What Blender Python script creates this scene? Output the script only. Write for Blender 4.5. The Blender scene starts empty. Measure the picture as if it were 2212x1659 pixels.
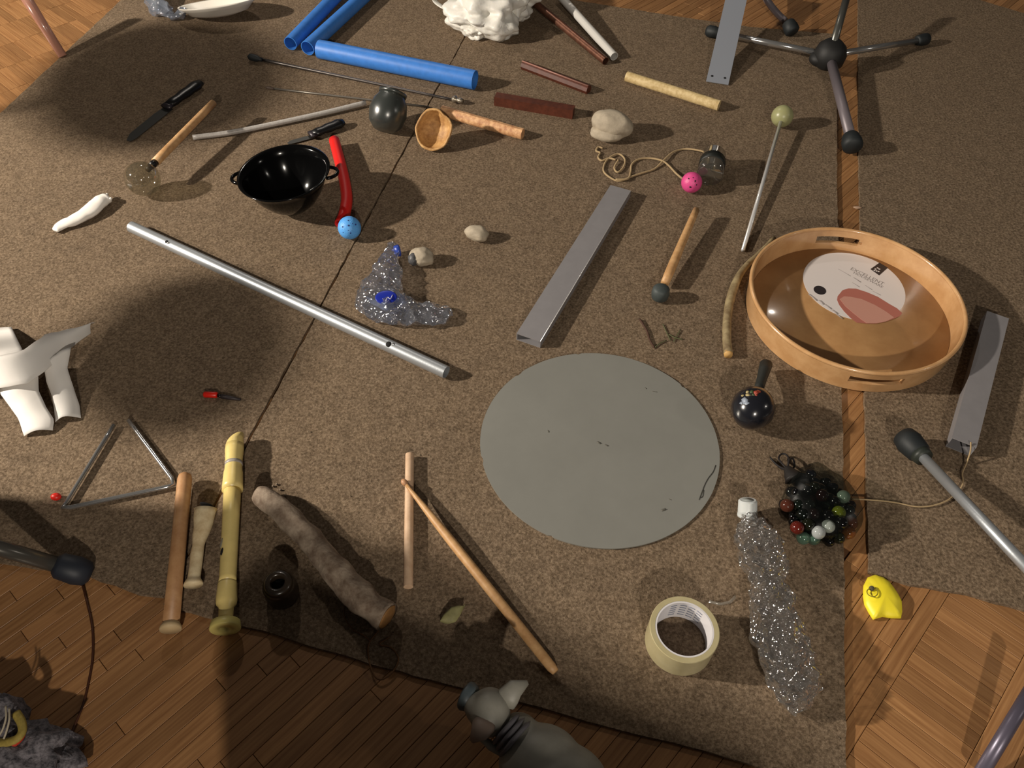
import bpy, bmesh, math, random
from mathutils import Vector, Matrix, Quaternion, noise as mn
V = Vector
D = bpy.data
C = bpy.context.scene.collection
W, H = 2212, 1659
# ------------------------------------------------------------------ camera
FOC, CAMH = 1720.0, 1.10
PITCH, ROLL = math.radians(50), math.radians(1.5)
FWD = V((0, math.cos(PITCH), -math.sin(PITCH)))
R0 = V((1, 0, 0)); U0 = R0.cross(FWD)
RGT = math.cos(ROLL)*R0 + math.sin(ROLL)*U0
UPV = -math.sin(ROLL)*R0 + math.cos(ROLL)*U0
cam = D.objects.new('camera', D.cameras.new('camera')); C.objects.link(cam)
cam.matrix_world = Matrix.Translation((0, 0, CAMH)) @ Matrix((RGT, UPV, -FWD)).transposed().to_4x4()
cam.data.sensor_fit = 'HORIZONTAL'; cam.data.sensor_width = 36.0
cam.data.lens = FOC/W*36.0; cam.data.clip_start = 0.02
bpy.context.scene.camera = cam
# ------------------------------------------------------------------ world, lamps, exposure
sc = bpy.context.scene
sc.view_settings.view_transform = 'Standard'; sc.view_settings.look = 'None'
sc.view_settings.gamma = 1.0; sc.view_settings.use_curve_mapping = False
sc.view_settings.exposure = -0.08
w = D.worlds.new('room_glow'); sc.world = w; w.use_nodes = True
w.node_tree.nodes['Background'].inputs[0].default_value = (1.0, 0.88, 0.76, 1)
w.node_tree.nodes['Background'].inputs[1].default_value = 0.04
LA = V((-3.4, 0.78, 1.75)); LB = V((0.45, -2.60, 2.20)); LR = V((3.4, 0.2, 2.0))
def lamp(name, loc, power, col, r):
    l = D.lights.new(name, 'POINT'); l.energy = power; l.color = col; l.shadow_soft_size = r
    o = D.objects.new(name, l); C.objects.link(o); o.location = loc
    return o
lamp('lamp_left', LA, 800, (1.0, 0.90, 0.77), 0.05)
lamp('lamp_front', LB, 270, (1.0, 0.90, 0.77), 0.05)
lamp('lamp_right', LR, 26, (1.0, 0.92, 0.82), 0.05)
lamp('fill_far', V((-1.0, 3.6, 2.4)), 52, (1.0, 0.90, 0.79), 0.06)  # weak fill light added to lift the shadows at the left

# ------------------------------------------------------------------ pixel -> ground helpers
def G(x, y, z=0.0):
    d = FWD*FOC + RGT*(x - W/2) - UPV*(y - H/2)
    t = (z - CAMH)/d.z
    return V((0, 0, CAMH)) + d*t
def P(p):
    v = V(p) - V((0, 0, CAMH)); z = v.dot(FWD)
    return W/2 + FOC*v.dot(RGT)/z, H/2 - FOC*v.dot(UPV)/z, z
def MP(x, y): return (G(x, y) - V((0, 0, CAMH))).dot(FWD)/FOC     # metres per pixel there
def lerp(a, b, t): return a + (b - a)*t

# ------------------------------------------------------------------ materials
MATS = {}
def lin(c): return tuple((x/12.92 if x <= .04045 else ((x+.055)/1.055)**2.4) for x in c)
def mat(name, col, rough=.5, metal=0.0, var=0.0, vs=40.0, bump=0.0, bs=200.0, spec=.5, coat=0.0, col2=None, stretch=None, trans=0.0, sub=0.0, emis=None):
    if name in MATS: return MATS[name]
    m = D.materials.new(name); m.use_nodes = True; MATS[name] = m
    nt = m.node_tree; n = nt.nodes; L = nt.links; b = n['Principled BSDF']
    a = lin(col)
    b.inputs['Base Color'].default_value = (*a, 1); b.inputs['Roughness'].default_value = rough
    b.inputs['Metallic'].default_value = metal; b.inputs['Specular IOR Level'].default_value = spec
    b.inputs['Coat Weight'].default_value = coat; b.inputs['Coat Roughness'].default_value = .12
    b.inputs['Transmission Weight'].default_value = trans
    if sub: b.inputs['Subsurface Weight'].default_value = sub; b.inputs['Subsurface Radius'].default_value = (.01, .008, .005)
    tc = n.new('ShaderNodeTexCoord'); mp = n.new('ShaderNodeMapping')
    L.new(tc.outputs['Object'], mp.inputs[0])
    if stretch: mp.inputs['Scale'].default_value = stretch
    if var or col2:
        t = n.new('ShaderNodeTexNoise'); t.inputs['Scale'].default_value = vs; t.inputs['Detail'].default_value = 5; t.inputs['Roughness'].default_value = .65
        L.new(mp.outputs[0], t.inputs[0])
        r = n.new('ShaderNodeValToRGB'); L.new(t.outputs[0], r.inputs[0])
        r.color_ramp.elements[0].position = .35; r.color_ramp.elements[1].position = .65
        c2 = lin(col2) if col2 else tuple(x*(1-var) for x in a)
        r.color_ramp.elements[0].color = (*c2, 1); r.color_ramp.elements[1].color = (*a, 1)
        L.new(r.outputs[0], b.inputs['Base Color'])
    if bump:
        t2 = n.new('ShaderNodeTexNoise'); t2.inputs['Scale'].default_value = bs; t2.inputs['Detail'].default_value = 3
        L.new(mp.outputs[0], t2.inputs[0])
        bp = n.new('ShaderNodeBump'); bp.inputs['Strength'].default_value = bump; bp.inputs['Distance'].default_value = .002
        L.new(t2.outputs[0], bp.inputs['Height']); L.new(bp.outputs[0], b.inputs['Normal'])
    return m

def carpet_mat(name, tint=1.0, sc1=260):
    m = D.materials.new(name); m.use_nodes = True; nt = m.node_tree; n = nt.nodes; L = nt.links; b = n['Principled BSDF']
    b.inputs['Roughness'].default_value = 1.0; b.inputs['Specular IOR Level'].default_value = .05
    tc = n.new('ShaderNodeTexCoord')
    def nz(scale, det):
        t = n.new('ShaderNodeTexNoise'); t.inputs['Scale'].default_value = scale; t.inputs['Detail'].default_value = det
        t.inputs['Roughness'].default_value = .7; L.new(tc.outputs['Object'], t.inputs[0]); return t
    t1 = nz(sc1, 4); t2 = nz(38, 4); t3 = nz(5, 2)
    r = n.new('ShaderNodeValToRGB'); L.new(t1.outputs[0], r.inputs[0])
    e = r.color_ramp.elements
    e[0].position = .33; e[0].color = (*[x*tint for x in lin((.34, .29, .235))], 1)
    e[1].position = .68; e[1].color = (*[x*tint for x in lin((.60, .53, .45))], 1)
    mid = r.color_ramp.elements.new(.5); mid.color = (*[x*tint for x in lin((.475, .41, .34))], 1)
    mx = n.new('ShaderNodeMixRGB'); mx.blend_type = 'MULTIPLY'; mx.inputs[0].default_value = .35
    r2 = n.new('ShaderNodeValToRGB'); L.new(t2.outputs[0], r2.inputs[0])
    r2.color_ramp.elements[0].position = .3; r2.color_ramp.elements[0].color = (.62, .6, .6, 1)
    r2.color_ramp.elements[1].position = .7; r2.color_ramp.elements[1].color = (1.25, 1.2, 1.15, 1)
    L.new(r.outputs[0], mx.inputs[1]); L.new(r2.outputs[0], mx.inputs[2])
    mx2 = n.new('ShaderNodeMixRGB'); mx2.blend_type = 'MULTIPLY'; mx2.inputs[0].default_value = .4
    r3 = n.new('ShaderNodeValToRGB'); L.new(t3.outputs[0], r3.inputs[0])
    r3.color_ramp.elements[0].color = (.72, .72, .74, 1); r3.color_ramp.elements[1].color = (1.2, 1.18, 1.1, 1)
    L.new(mx.outputs[0], mx2.inputs[1]); L.new(r3.outputs[0], mx2.inputs[2]); L.new(mx2.outputs[0], b.inputs['Base Color'])
    bp = n.new('ShaderNodeBump'); bp.inputs['Strength'].default_value = .55; bp.inputs['Distance'].default_value = .003
    L.new(t1.outputs[0], bp.inputs['Height']); L.new(bp.outputs[0], b.inputs['Normal'])
    return m

def parquet_mat():
    m = D.materials.new('parquet_oak'); m.use_nodes = True; nt = m.node_tree; n = nt.nodes; L = nt.links; b = n['Principled BSDF']
    b.inputs['Roughness'].default_value = .38; b.inputs['Coat Weight'].default_value = .25; b.inputs['Coat Roughness'].default_value = .25
    oi = n.new('ShaderNodeObjectInfo'); ge = n.new('ShaderNodeNewGeometry')
    ad = n.new('ShaderNodeMath'); ad.operation = 'ADD'; L.new(oi.outputs['Random'], ad.inputs[0]); L.new(ge.outputs['Random Per Island'], ad.inputs[1])
    fr = n.new('ShaderNodeMath'); fr.operation = 'FRACT'; L.new(ad.outputs[0], fr.inputs[0])
    uv = n.new('ShaderNodeUVMap'); mp = n.new('ShaderNodeMapping'); mp.inputs['Scale'].default_value = (6, 160, 1)
    L.new(uv.outputs[0], mp.inputs[0]); cb = n.new('ShaderNodeCombineXYZ'); L.new(fr.outputs[0], cb.inputs[2])
    sm = n.new('ShaderNodeVectorMath'); sm.operation = 'MULTIPLY_ADD'; sm.inputs[1].default_value = (0, 0, 40)
    L.new(cb.outputs[0], sm.inputs[0]); L.new(mp.outputs[0], sm.inputs[2])
    t = n.new('ShaderNodeTexNoise'); t.inputs['Scale'].default_value = 1.6; t.inputs['Detail'].default_value = 5; L.new(sm.outputs[0], t.inputs[0])
    r = n.new('ShaderNodeValToRGB'); L.new(t.outputs[0], r.inputs[0]); e = r.color_ramp.elements
    e[0].position = .3; e[0].color = (*lin((.56, .39, .24)), 1); e[1].position = .72; e[1].color = (*lin((.70, .52, .34)), 1)
    hs = n.new('ShaderNodeMapRange'); hs.inputs[3].default_value = .70; hs.inputs[4].default_value = 1.02; L.new(fr.outputs[0], hs.inputs[0])
    mx = n.new('ShaderNodeMixRGB'); mx.blend_type = 'MULTIPLY'; mx.inputs[0].default_value = 1
    L.new(r.outputs[0], mx.inputs[1]); L.new(hs.outputs[0], mx.inputs[2]); L.new(mx.outputs[0], b.inputs['Base Color'])
    bp = n.new('ShaderNodeBump'); bp.inputs['Strength'].default_value = .15; bp.inputs['Distance'].default_value = .001
    L.new(t.outputs[0], bp.inputs['Height']); L.new(bp.outputs[0], b.inputs['Normal'])
    return m

def film_mat(name, tint=(.93, .94, .95), gloss=.28, milk=.10, milkcol=(.8, .8, .82), rough=.06, bs=90, bd=.003):
    """thin clear plastic: mostly see-through with sharp glints and a little haze"""
    m = D.materials.new(name); m.use_nodes = True; nt = m.node_tree; n = nt.nodes; L = nt.links
    for x in list(n):
        if x.type != 'OUTPUT_MATERIAL': n.remove(x)
    out = [x for x in n if x.type == 'OUTPUT_MATERIAL'][0]
    tr = n.new('ShaderNodeBsdfTransparent'); tr.inputs[0].default_value = (*tint, 1)
    gl = n.new('ShaderNodeBsdfGlossy'); gl.inputs['Roughness'].default_value = rough; gl.inputs[0].default_value = (1, 1, 1, 1)
    df = n.new('ShaderNodeBsdfDiffuse'); df.inputs[0].default_value = (*milkcol, 1)
    tc = n.new('ShaderNodeTexCoord'); t = n.new('ShaderNodeTexVoronoi'); t.inputs['Scale'].default_value = bs; L.new(tc.outputs['Object'], t.inputs[0])
    bp = n.new('ShaderNodeBump'); bp.inputs['Strength'].default_value = .9; bp.inputs['Distance'].default_value = bd
    L.new(t.outputs[0], bp.inputs['Height']); L.new(bp.outputs[0], gl.inputs['Normal'])
    m1 = n.new('ShaderNodeMixShader'); m1.inputs[0].default_value = milk; L.new(tr.outputs[0], m1.inputs[1]); L.new(df.outputs[0], m1.inputs[2])
    m2 = n.new('ShaderNodeMixShader'); lw = n.new('ShaderNodeLayerWeight'); lw.inputs[0].default_value = .35
    mr = n.new('ShaderNodeMapRange'); mr.inputs[3].default_value = gloss*.55; mr.inputs[4].default_value = min(1, gloss*2.2); L.new(lw.outputs['Facing'], mr.inputs[0])
    L.new(mr.outputs[0], m2.inputs[0]); L.new(m1.outputs[0], m2.inputs[1]); L.new(gl.outputs[0], m2.inputs[2]); L.new(m2.outputs[0], out.inputs[0])
    return m

# ------------------------------------------------------------------ object helpers
OFF = {}
def top(o, label, cat, group=None):
    o['label'] = label; o['category'] = cat
    if group: o['group'] = group
    return o
def thing(name, loc, label, cat, group=None):
    o = D.objects.new(name, None); C.objects.link(o); o.location = loc; o.empty_display_size = .02
    OFF[o.name] = V(loc); return top(o, label, cat, group)
def obj(name, geo, m, parent=None, smooth=True, loc=None):
    vs, fs = geo[0], geo[1]
    if parent is not None: o0 = OFF[parent.name]
    elif loc is not None: o0 = V(loc)
    else:
        xs = [v[0] for v in vs]; ys = [v[1] for v in vs]; zs = [v[2] for v in vs]
        o0 = V(((min(xs)+max(xs))/2, (min(ys)+max(ys))/2, min(zs)))
    me = D.meshes.new(name); me.from_pydata([tuple(V(v) - o0) for v in vs], [], fs); me.validate()
    bm = bmesh.new(); bm.from_mesh(me); bmesh.ops.recalc_face_normals(bm, faces=bm.faces); bm.to_mesh(me); bm.free()
    if smooth: me.polygons.foreach_set('use_smooth', [True]*len(me.polygons))
    if isinstance(m, (list, tuple)):
        for q in m: me.materials.append(q)
    else: me.materials.append(m)
    o = D.objects.new(name, me); C.objects.link(o)
    if parent is not None: o.parent = parent
    else: o.location = o0
    OFF[o.name] = o0
    return o
def autosm(o, ang=40):
    me = o.data; bm = bmesh.new(); bm.from_mesh(me)
    for e in bm.edges:
        if len(e.link_faces) == 2 and e.calc_face_angle(0) > math.radians(ang): e.smooth = False
    bm.to_mesh(me); bm.free(); return o
def join(*gs):
    vs, fs = [], []
    for g in gs:
        k = len(vs); vs += list(g[0]); fs += [tuple(i+k for i in f) for f in g[1]]
    return vs, fs
def frames(pts):
    pts = [V(p) for p in pts]; T = []
    for i in range(len(pts)):
        a = pts[max(i-1, 0)]; b = pts[min(i+1, len(pts)-1)]; T.append((b-a).normalized())
    up = V((0, 0, 1)) if abs(T[0].z) < .9 else V((1, 0, 0))
    N = [(up - T[0]*up.dot(T[0])).normalized()]
    for i in range(1, len(pts)):
        v = N[-1] - T[i]*N[-1].dot(T[i]); N.append(v.normalized())
    return pts, T, N
def sweep(pts, rad, seg=16, caps=True, flat=None, jit=None):
    """tube along pts; rad = number or list; flat = list of (wide, high) factors"""
    pts, T, N = frames(pts); n = len(pts)
    if not isinstance(rad, (list, tuple)): rad = [rad]*n
    vs, fs = [], []
    for i in range(n):
        B = T[i].cross(N[i])
        fw, fh = flat[i] if flat else (1, 1)
        for k in range(seg):
            a = 2*math.pi*k/seg
            p = pts[i] + (N[i]*math.sin(a)*fh + B*math.cos(a)*fw)*rad[i]
            if jit: p += jit(i, k, p)
            vs.append(p)
    for i in range(n-1):
        for k in range(seg):
            k2 = (k+1) % seg
            fs.append((i*seg+k, i*seg+k2, (i+1)*seg+k2, (i+1)*seg+k))
    if caps:
        fs.append(tuple(range(seg))[::-1]); fs.append(tuple((n-1)*seg+k for k in range(seg)))
    return vs, fs
def pipe(pts, ro, ri, seg=28):
    a = sweep(pts, ro, seg, False); b = sweep(pts, ri, seg, False); n = len(pts); k0 = len(a[0])
    vs = a[0]+b[0]; fs = a[1] + [tuple(i+k0 for i in f[::-1]) for f in b[1]]
    for k in range(seg):
        k2 = (k+1) % seg
        fs.append((k, k0+k, k0+k2, k2)); e = (n-1)*seg
        fs.append((e+k, e+k2, k0+e+k2, k0+e+k))
    return vs, fs
def lathe(A, B, prof, seg=32, close=False):
    """prof = [(t along AB 0..1 (or metres if >), radius)]"""
    A = V(A); B = V(B); d = (B-A); L = d.length; T = d/L
    up = V((0, 0, 1)) if abs(T.z) < .9 else V((1, 0, 0))
    N = (up - T*up.dot(T)).normalized(); Bn = T.cross(N)
    vs, fs = [], []
    for (t, r) in prof:
        for k in range(seg):
            a = 2*math.pi*k/seg; vs.append(A + d*t + (N*math.sin(a)+Bn*math.cos(a))*max(r, 1e-5))
    n = len(prof)
    for i in range(n-1):
        for k in range(seg):
            k2 = (k+1) % seg; fs.append((i*seg+k, i*seg+k2, (i+1)*seg+k2, (i+1)*seg+k))
    if close: fs += [(( n-1)*seg+k, (n-1)*seg+(k+1) % seg, (k+1) % seg, k) for k in range(seg)]
    else: fs.append(tuple(range(seg))[::-1]); fs.append(tuple((n-1)*seg+k for k in range(seg)))
    return vs, fs
def ball(c, r, sub=3, rot=None, nz=0.0, ns=3.0, seed=0, flat0=None):
    bm = bmesh.new(); bmesh.ops.create_icosphere(bm, subdivisions=sub, radius=1.0)
    r = V(r) if isinstance(r, (tuple, list, Vector)) else V((r, r, r)); c = V(c); vs = []
    for v in bm.verts:
        p = v.co.copy()
        if nz:
            q = p*ns + V((seed*7.3, seed*1.7, seed)); p *= 1 + nz*(mn.noise(q) + .4*mn.noise(q*2.3))
        p = V((p.x*r.x, p.y*r.y, p.z*r.z))
        if rot is not None: p = rot @ p
        p += c
        if flat0 is not None and p.z < flat0: p.z = flat0
        vs.append(p)
    fs = [tuple(v.index for v in f.verts) for f in bm.faces]; bm.free(); return vs, fs
def prism(poly, z0, z1):
    n = len(poly); vs = [V((p[0], p[1], z0)) for p in poly] + [V((p[0], p[1], z1)) for p in poly]
    fs = [tuple(range(n))[::-1], tuple(range(n, 2*n))] + [(i, (i+1) % n, n+(i+1) % n, n+i) for i in range(n)]
    return vs, fs
def box(c, sx, sy, sz, rot=None):
    vs = []
    for dz in (-.5, .5):
        for dx, dy in ((-.5, -.5), (.5, -.5), (.5, .5), (-.5, .5)):
            p = V((dx*sx, dy*sy, dz*sz)); vs.append((rot @ p if rot is not None else p) + V(c))
    return vs, [(3, 2, 1, 0), (4, 5, 6, 7), (0, 1, 5, 4), (1, 2, 6, 5), (2, 3, 7, 6), (3, 0, 4, 7)]
def loft(ea, eb, n, m, bulge=0.0, thick=.0006, nz=0.0, seed=0):
    """sheet between two world edge polylines, n along, m across"""
    def res(e, n):
        e = [V(p) for p in e]; ds = [0]
        for i in range(1, len(e)): ds.append(ds[-1]+(e[i]-e[i-1]).length)
        out = []
        for i in range(n+1):
            t = ds[-1]*i/n; j = 1
            while j < len(ds)-1 and ds[j] < t: j += 1
            f = (t-ds[j-1])/max(ds[j]-ds[j-1], 1e-9); out.append(e[j-1].lerp(e[j], min(1, f)))
        return out
    A, B = res(ea, n), res(eb, n); vs = []
    for i in range(n+1):
        for j in range(m+1):
            p = A[i].lerp(B[i], j/m); p.z += bulge*math.sin(math.pi*j/m)
            if nz: p.z += nz*abs(mn.noise(V((p.x*25+seed, p.y*25, seed)))) 
            vs.append(p)
    top_ = len(vs); vs += [v - V((0, 0, thick)) for v in vs]
    fs = []; q = m+1
    for i in range(n):
        for j in range(m):
            a = i*q+j; fs.append((a, a+q, a+q+1, a+1)); fs.append((top_+a, top_+a+1, top_+a+q+1, top_+a+q))
    rim = [j for j in range(q)] + [i*q+m for i in range(1, n+1)] + [n*q+j for j in range(m-1, -1, -1)] + [i*q for i in range(n-1, 0, -1)]
    for i in range(len(rim)):
        a, b = rim[i], rim[(i+1) % len(rim)]; fs.append((a, b, top_+b, top_+a))
    return vs, fs
def curve_pts(px, z=0.0, n=8, closed=False):
    """Catmull-Rom through pixel points (x, y[, z]) laid on the ground"""
    P0 = [G(p[0], p[1], p[2] if len(p) > 2 else z) for p in px]
    if closed: P0 = [P0[-1]] + P0 + [P0[0], P0[1]]
    else: P0 = [P0[0]*2-P0[1]] + P0 + [P0[-1]*2-P0[-2]]
    out = []
    for i in range(1, len(P0)-2):
        a, b, c, d = P0[i-1:i+3]
        for k in range(n):
            t = k/n; out.append(.5*((2*b)+(c-a)*t+(2*a-5*b+4*c-d)*t*t+(-a+3*b-3*c+d)*t**3))
    out.append(P0[-2]); return out
def poly_px(pts, z=0.0): return [G(x, y, z) for x, y in pts]

# ------------------------------------------------------------------ the floor: parquet fingers
FZ = -0.006
pm = parquet_mat()
base_m = mat('floor_joint', (.38, .25, .14), .8)
floor = obj('floor', prism([(-4.5, -3.0), (4.5, -3.0), (4.5, 6.0), (-4.5, 6.0)], -.05, FZ-.003), base_m, smooth=False)
floor['kind'] = 'structure'
ang = math.radians(48); UD = V((math.cos(ang), math.sin(ang), 0)); VD = V((-math.sin(ang), math.cos(ang), 0))
# carpets as ground polygons (needed to know which fingers are covered)
S1, S2 = G(1005, 75), G(352, 1290)
sd = (S1-S2).normalized()
seam_top = S1 + sd*1.6
g1, g2 = G(0, 245), G(240, 20); ed = (g2-g1).normalized()
left_poly = [S2, G(300, 1283), G(190, 1243), G(-60, 1205), G(-420, 1150), g1 - ed*1.1, g2 + ed*1.0, seam_top]
main_poly = [S2+V((.003, -.012, 0)), G(470, 1338), G(600, 1372), G(740, 1415), G(960, 1478), G(1130, 1518), G(1300, 1568), G(1450, 1602), G(1640, 1656), G(1829, 1708), G(1820, 900), G(1809, 420), G(1806, 74), G(1620, 58), G(1480, 38), G(1226, -2), S1+sd*.42+V((.003, 0, 0))]
right_poly = [G(1878, 1236), G(1966, 1262), G(2085, 1282), G(2212, 1318), G(2500, 1390), G(2600, 700), G(2420, 90), G(2110, -2), G(1853, -30), G(1855, 345), G(1862, 600), G(1868, 850), G(1874, 1100)]
def inside(p, poly):
    c_ = False; n = len(poly)
    for i in range(n):
        a, b = poly[i], poly[(i+1) % n]
        if (a.y > p.y) != (b.y > p.y) and p.x < (b.x-a.x)*(p.y-a.y)/(b.y-a.y)+a.x: c_ = not c_
    return c_
rnd = random.Random(5)
def finger_mesh(name, L, wd):
    g = .0007; bv = .0005; x, y = L/2-g/2, wd/2-g/2
    vs = [(-x, -y, -.008), (x, -y, -.008), (x, y, -.008), (-x, y, -.008), (-x, -y, -bv), (x, -y, -bv), (x, y, -bv), (-x, y, -bv),
          (-x+bv, -y+bv, 0), (x-bv, -y+bv, 0), (x-bv, y-bv, 0), (-x+bv, y-bv, 0)]
    fs = [(0, 1, 5, 4), (1, 2, 6, 5), (2, 3, 7, 6), (3, 0, 4, 7), (4, 5, 9, 8), (5, 6, 10, 9), (6, 7, 11, 10), (7, 4, 8, 11), (8, 9, 10, 11)]
    me = D.meshes.new(name); me.from_pydata(vs, [], fs); uvl = me.uv_layers.new(name='UVMap')
    for lp in me.loops: co = me.vertices[lp.vertex_index].co; uvl.data[lp.index].uv = (co.x, co.y)
    me.materials.append(pm); return me, vs, fs
LW = .118
cross_me = finger_mesh('parquet_finger', LW, LW/5); long_me = finger_mesh('parquet_finger_long', .30, LW/5)
cands = []
v = -3.2
while v < 3.6:
    cross = (-.27 <= v < -.16) or v > 1.85 or (v < -.9)
    bw = LW
    vc = v + bw/2
    if cross and (int(math.floor((v+10)/LW)) % 2 == 0 or -.3 < v < 0 or v > 1.8):
        u = -3.5
        while u < 4.5:
            cands.append((u+LW/10, vc, math.pi/2, 0)); u += LW/5
    else:
        for k in range(5):
            u = -3.5 + rnd.random()*.3; vv = v + (k+.5)*LW/5
            while u < 4.5: cands.append((u, vv, 0, 1)); u += .30
    v += LW
vis, rest = [], []
for (u, vv, a, kind) in cands:
    p = UD*u + VD*vv; p.z = FZ
    d = UD if kind else VD; hl = .15 if kind else LW/2
    test = [p+d*hl*(t_-6)/6.2 for t_ in range(13)]
    if all(inside(q, left_poly) or inside(q, main_poly) or inside(q, right_poly) for q in test): continue
    if p.x < -2.6 or p.x > 2.6 or p.y < -.6 or p.y > 4.2: continue
    best = 0
    for q in test:
        if inside(q, left_poly) or inside(q, main_poly) or inside(q, right_poly): continue
        x, y, z = P(q)
        if z > .2 and -10 < x < W+10 and -10 < y < H+10: best = max(best, FOC*.02/z)
    (vis if best else rest).append((best, p, a, kind))
vis.sort(key=lambda t: -t[0])
rest += vis[300:]; vis = vis[:300]
for (b_, p, a, kind) in vis:
    o = D.objects.new('parquet_strip', (long_me if kind else cross_me)[0]); C.objects.link(o); o.parent = floor
    o.location = p + V((0, 0, rnd.uniform(-.0004, .0003))) - OFF['floor']; o.rotation_euler = (0, 0, ang+a)
vs, fs, uvs = [], [], []
for (b_, p, a, kind) in rest:
    _, bv_, bf = (long_me if kind else cross_me); k = len(vs); R = Matrix.Rotation(ang+a, 3, 'Z')
    vs += [R @ V(q) + p for q in bv_]; uvs += [(q[0], q[1]) for q in bv_]; fs += [tuple(i+k for i in f) for f in bf]
o0 = OFF['floor']
me = D.meshes.new('parquet_field'); me.from_pydata([tuple(q-o0) for q in vs], [], fs); uvl = me.uv_layers.new(name='UVMap')
for lp in me.loops: uvl.data[lp.index].uv = uvs[lp.vertex_index]
me.materials.append(pm); pf = D.objects.new('parquet_field', me); C.objects.link(pf); pf.parent = floor; pf['kind'] = 'stuff'

# ------------------------------------------------------------------ carpets
def rough_edge(poly, amp=.0012, step=.02, seed=1):
    r = random.Random(seed); out = []
    for i in range(len(poly)):
        a, b = poly[i], poly[(i+1) % len(poly)]; n = max(1, int((b-a).length/step))
        for k in range(n):
            p = a.lerp(b, k/n); out.append(V((p.x+r.uniform(-amp, amp), p.y+r.uniform(-amp, amp), 0)))
    return out
def carpet(poly, m, label, seed):
    geo = prism(rough_edge(poly, seed=seed), FZ+.0002, 0)
    o = obj('carpet', geo, m, smooth=False); return top(o, label, 'carpet')
cm1 = carpet_mat('carpet_felt', 1.0); cm2 = carpet_mat('carpet_felt_right', .97, 200)
carpet(left_poly, cm1, 'brown-grey felt carpet piece left of the diagonal seam, under the paper and triangle', 1)
carpet(main_poly, cm1, 'large brown-grey felt carpet in the middle, right of the diagonal seam', 2)
carpet(right_poly, cm2, 'brown-grey felt carpet at the right, beyond the narrow strip of bare parquet', 3)

exec_parts = []
# ================================================================== OBJECTS
# ---- materials
m_blue = mat('blue_plastic', (.24, .50, .84), .45, var=.15, vs=60)
m_whitep = mat('white_plastic_tube', (.80, .79, .77), .4)
m_copper = mat('copper_pipe', (.50, .34, .27), .4, .65, var=.4, vs=60)
m_brownw = mat('red_brown_wood', (.36, .18, .12), .5, var=.4, vs=60, stretch=(1, 1, 1))
m_cream = mat('pale_stick_wood', (.86, .77, .58), .55, col2=(.72, .62, .42), vs=90)
m_pine = mat('split_pine', (.90, .72, .53), .6, col2=(.66, .45, .30), vs=70)
m_alu = mat('brushed_aluminium', (.72, .74, .76), .42, .70, bump=.05, bs=300)
m_steel = mat('grey_steel', (.56, .55, .56), .45, .15, var=.08, vs=30)
m_strip = mat('pale_steel_strip', (.58, .60, .64), .45, .15)
m_chrome = mat('chrome', (.78, .78, .78), .16, .85)
m_rubber = mat('black_rubber', (.10, .12, .13), .6)
m_black = mat('black_plastic', (.05, .05, .06), .35)
m_gloss = mat('black_enamel', (.03, .03, .032), .13, 0, spec=.22)
m_hole = mat('dark_hole', (.02, .018, .015), .9)
m_red = mat('red_rubber_tube', (.86, .10, .08), .5)
m_ballb = mat('blue_golf_ball', (.36, .66, .95), .4, bump=.4, bs=500)
m_navy = mat('navy_ink', (.07, .16, .45), .5)
m_pink = mat('pink_ball', (.85, .30, .55), .4, bump=.3, bs=500)
m_ink = mat('black_ink', (.06, .04, .08), .6)
m_oak = mat('beech_handle', (.80, .64, .45), .5, col2=(.70, .53, .35), vs=60)
m_stone = mat('pale_stone', (.71, .66, .58), .75, var=.25, vs=50, bump=.3, bs=120)
m_coco = mat('walnut_shell', (.82, .65, .42), .6, col2=(.62, .45, .26), vs=60, bump=.5, bs=120)
m_paper = mat('white_paper', (.90, .885, .865), .8, bump=.1, bs=60)
m_bagw = mat('white_plastic_bag', (.88, .87, .84), .45, bump=.6, bs=60, sub=.15)
m_string = mat('beige_string', (.66, .57, .43), .85)
m_brass = mat('brown_cable', (.26, .13, .06), .5)
m_yel = mat('yellow_recorder', (.90, .81, .52), .35, var=.12, vs=30)
m_bone = mat('bone', (.88, .81, .66), .55, col2=(.76, .66, .50), vs=50)
m_bamboo = mat('bamboo_ply', (.70, .54, .36), .33, col2=(.64, .48, .31), vs=18, coat=.6, stretch=(1, 1, 1))
m_bamboor = mat('bamboo_rim', (.83, .66, .47), .28, col2=(.76, .58, .39), vs=26, coat=.8)
m_leaf = mat('dry_leaf', (.56, .54, .36), .7, var=.3, vs=80)
m_yballoon = mat('yellow_rubber', (.97, .90, .20), .45)
m_gum = mat('grey_vinyl', (.58, .57, .53), .5, var=.2, vs=30)
m_gumb = mat('brown_grey_vinyl', (.52, .45, .40), .55)

RZ = lambda a: Matrix.Rotation(a, 3, 'Z')
def straight(a, b, n=2): return [V(a).lerp(V(b), i/(n-1)) for i in range(n)]

# ---- blue tubes
def bluetube(a, b, r, lab):
    o = obj('blue_pipe', pipe(straight(a, b, 3), r, r*.90), m_blue); autosm(o); return top(o, lab, 'pipe', 'blue plastic pipes')
r = .0245
bluetube(G(690, 106, r), G(1026, 173, r), r, 'thick blue plastic pipe lying alone across the carpet seam, dark open end to the right')
bluetube(G(627, 94, .02), G(745, -28, .02), .0185, 'left one of two parallel blue pipes pointing to the top edge')
bluetube(G(664, 104, .021), G(806, -26, .021), .0195, 'right one of two parallel blue pipes, its end beside the thick blue pipe')

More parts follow.
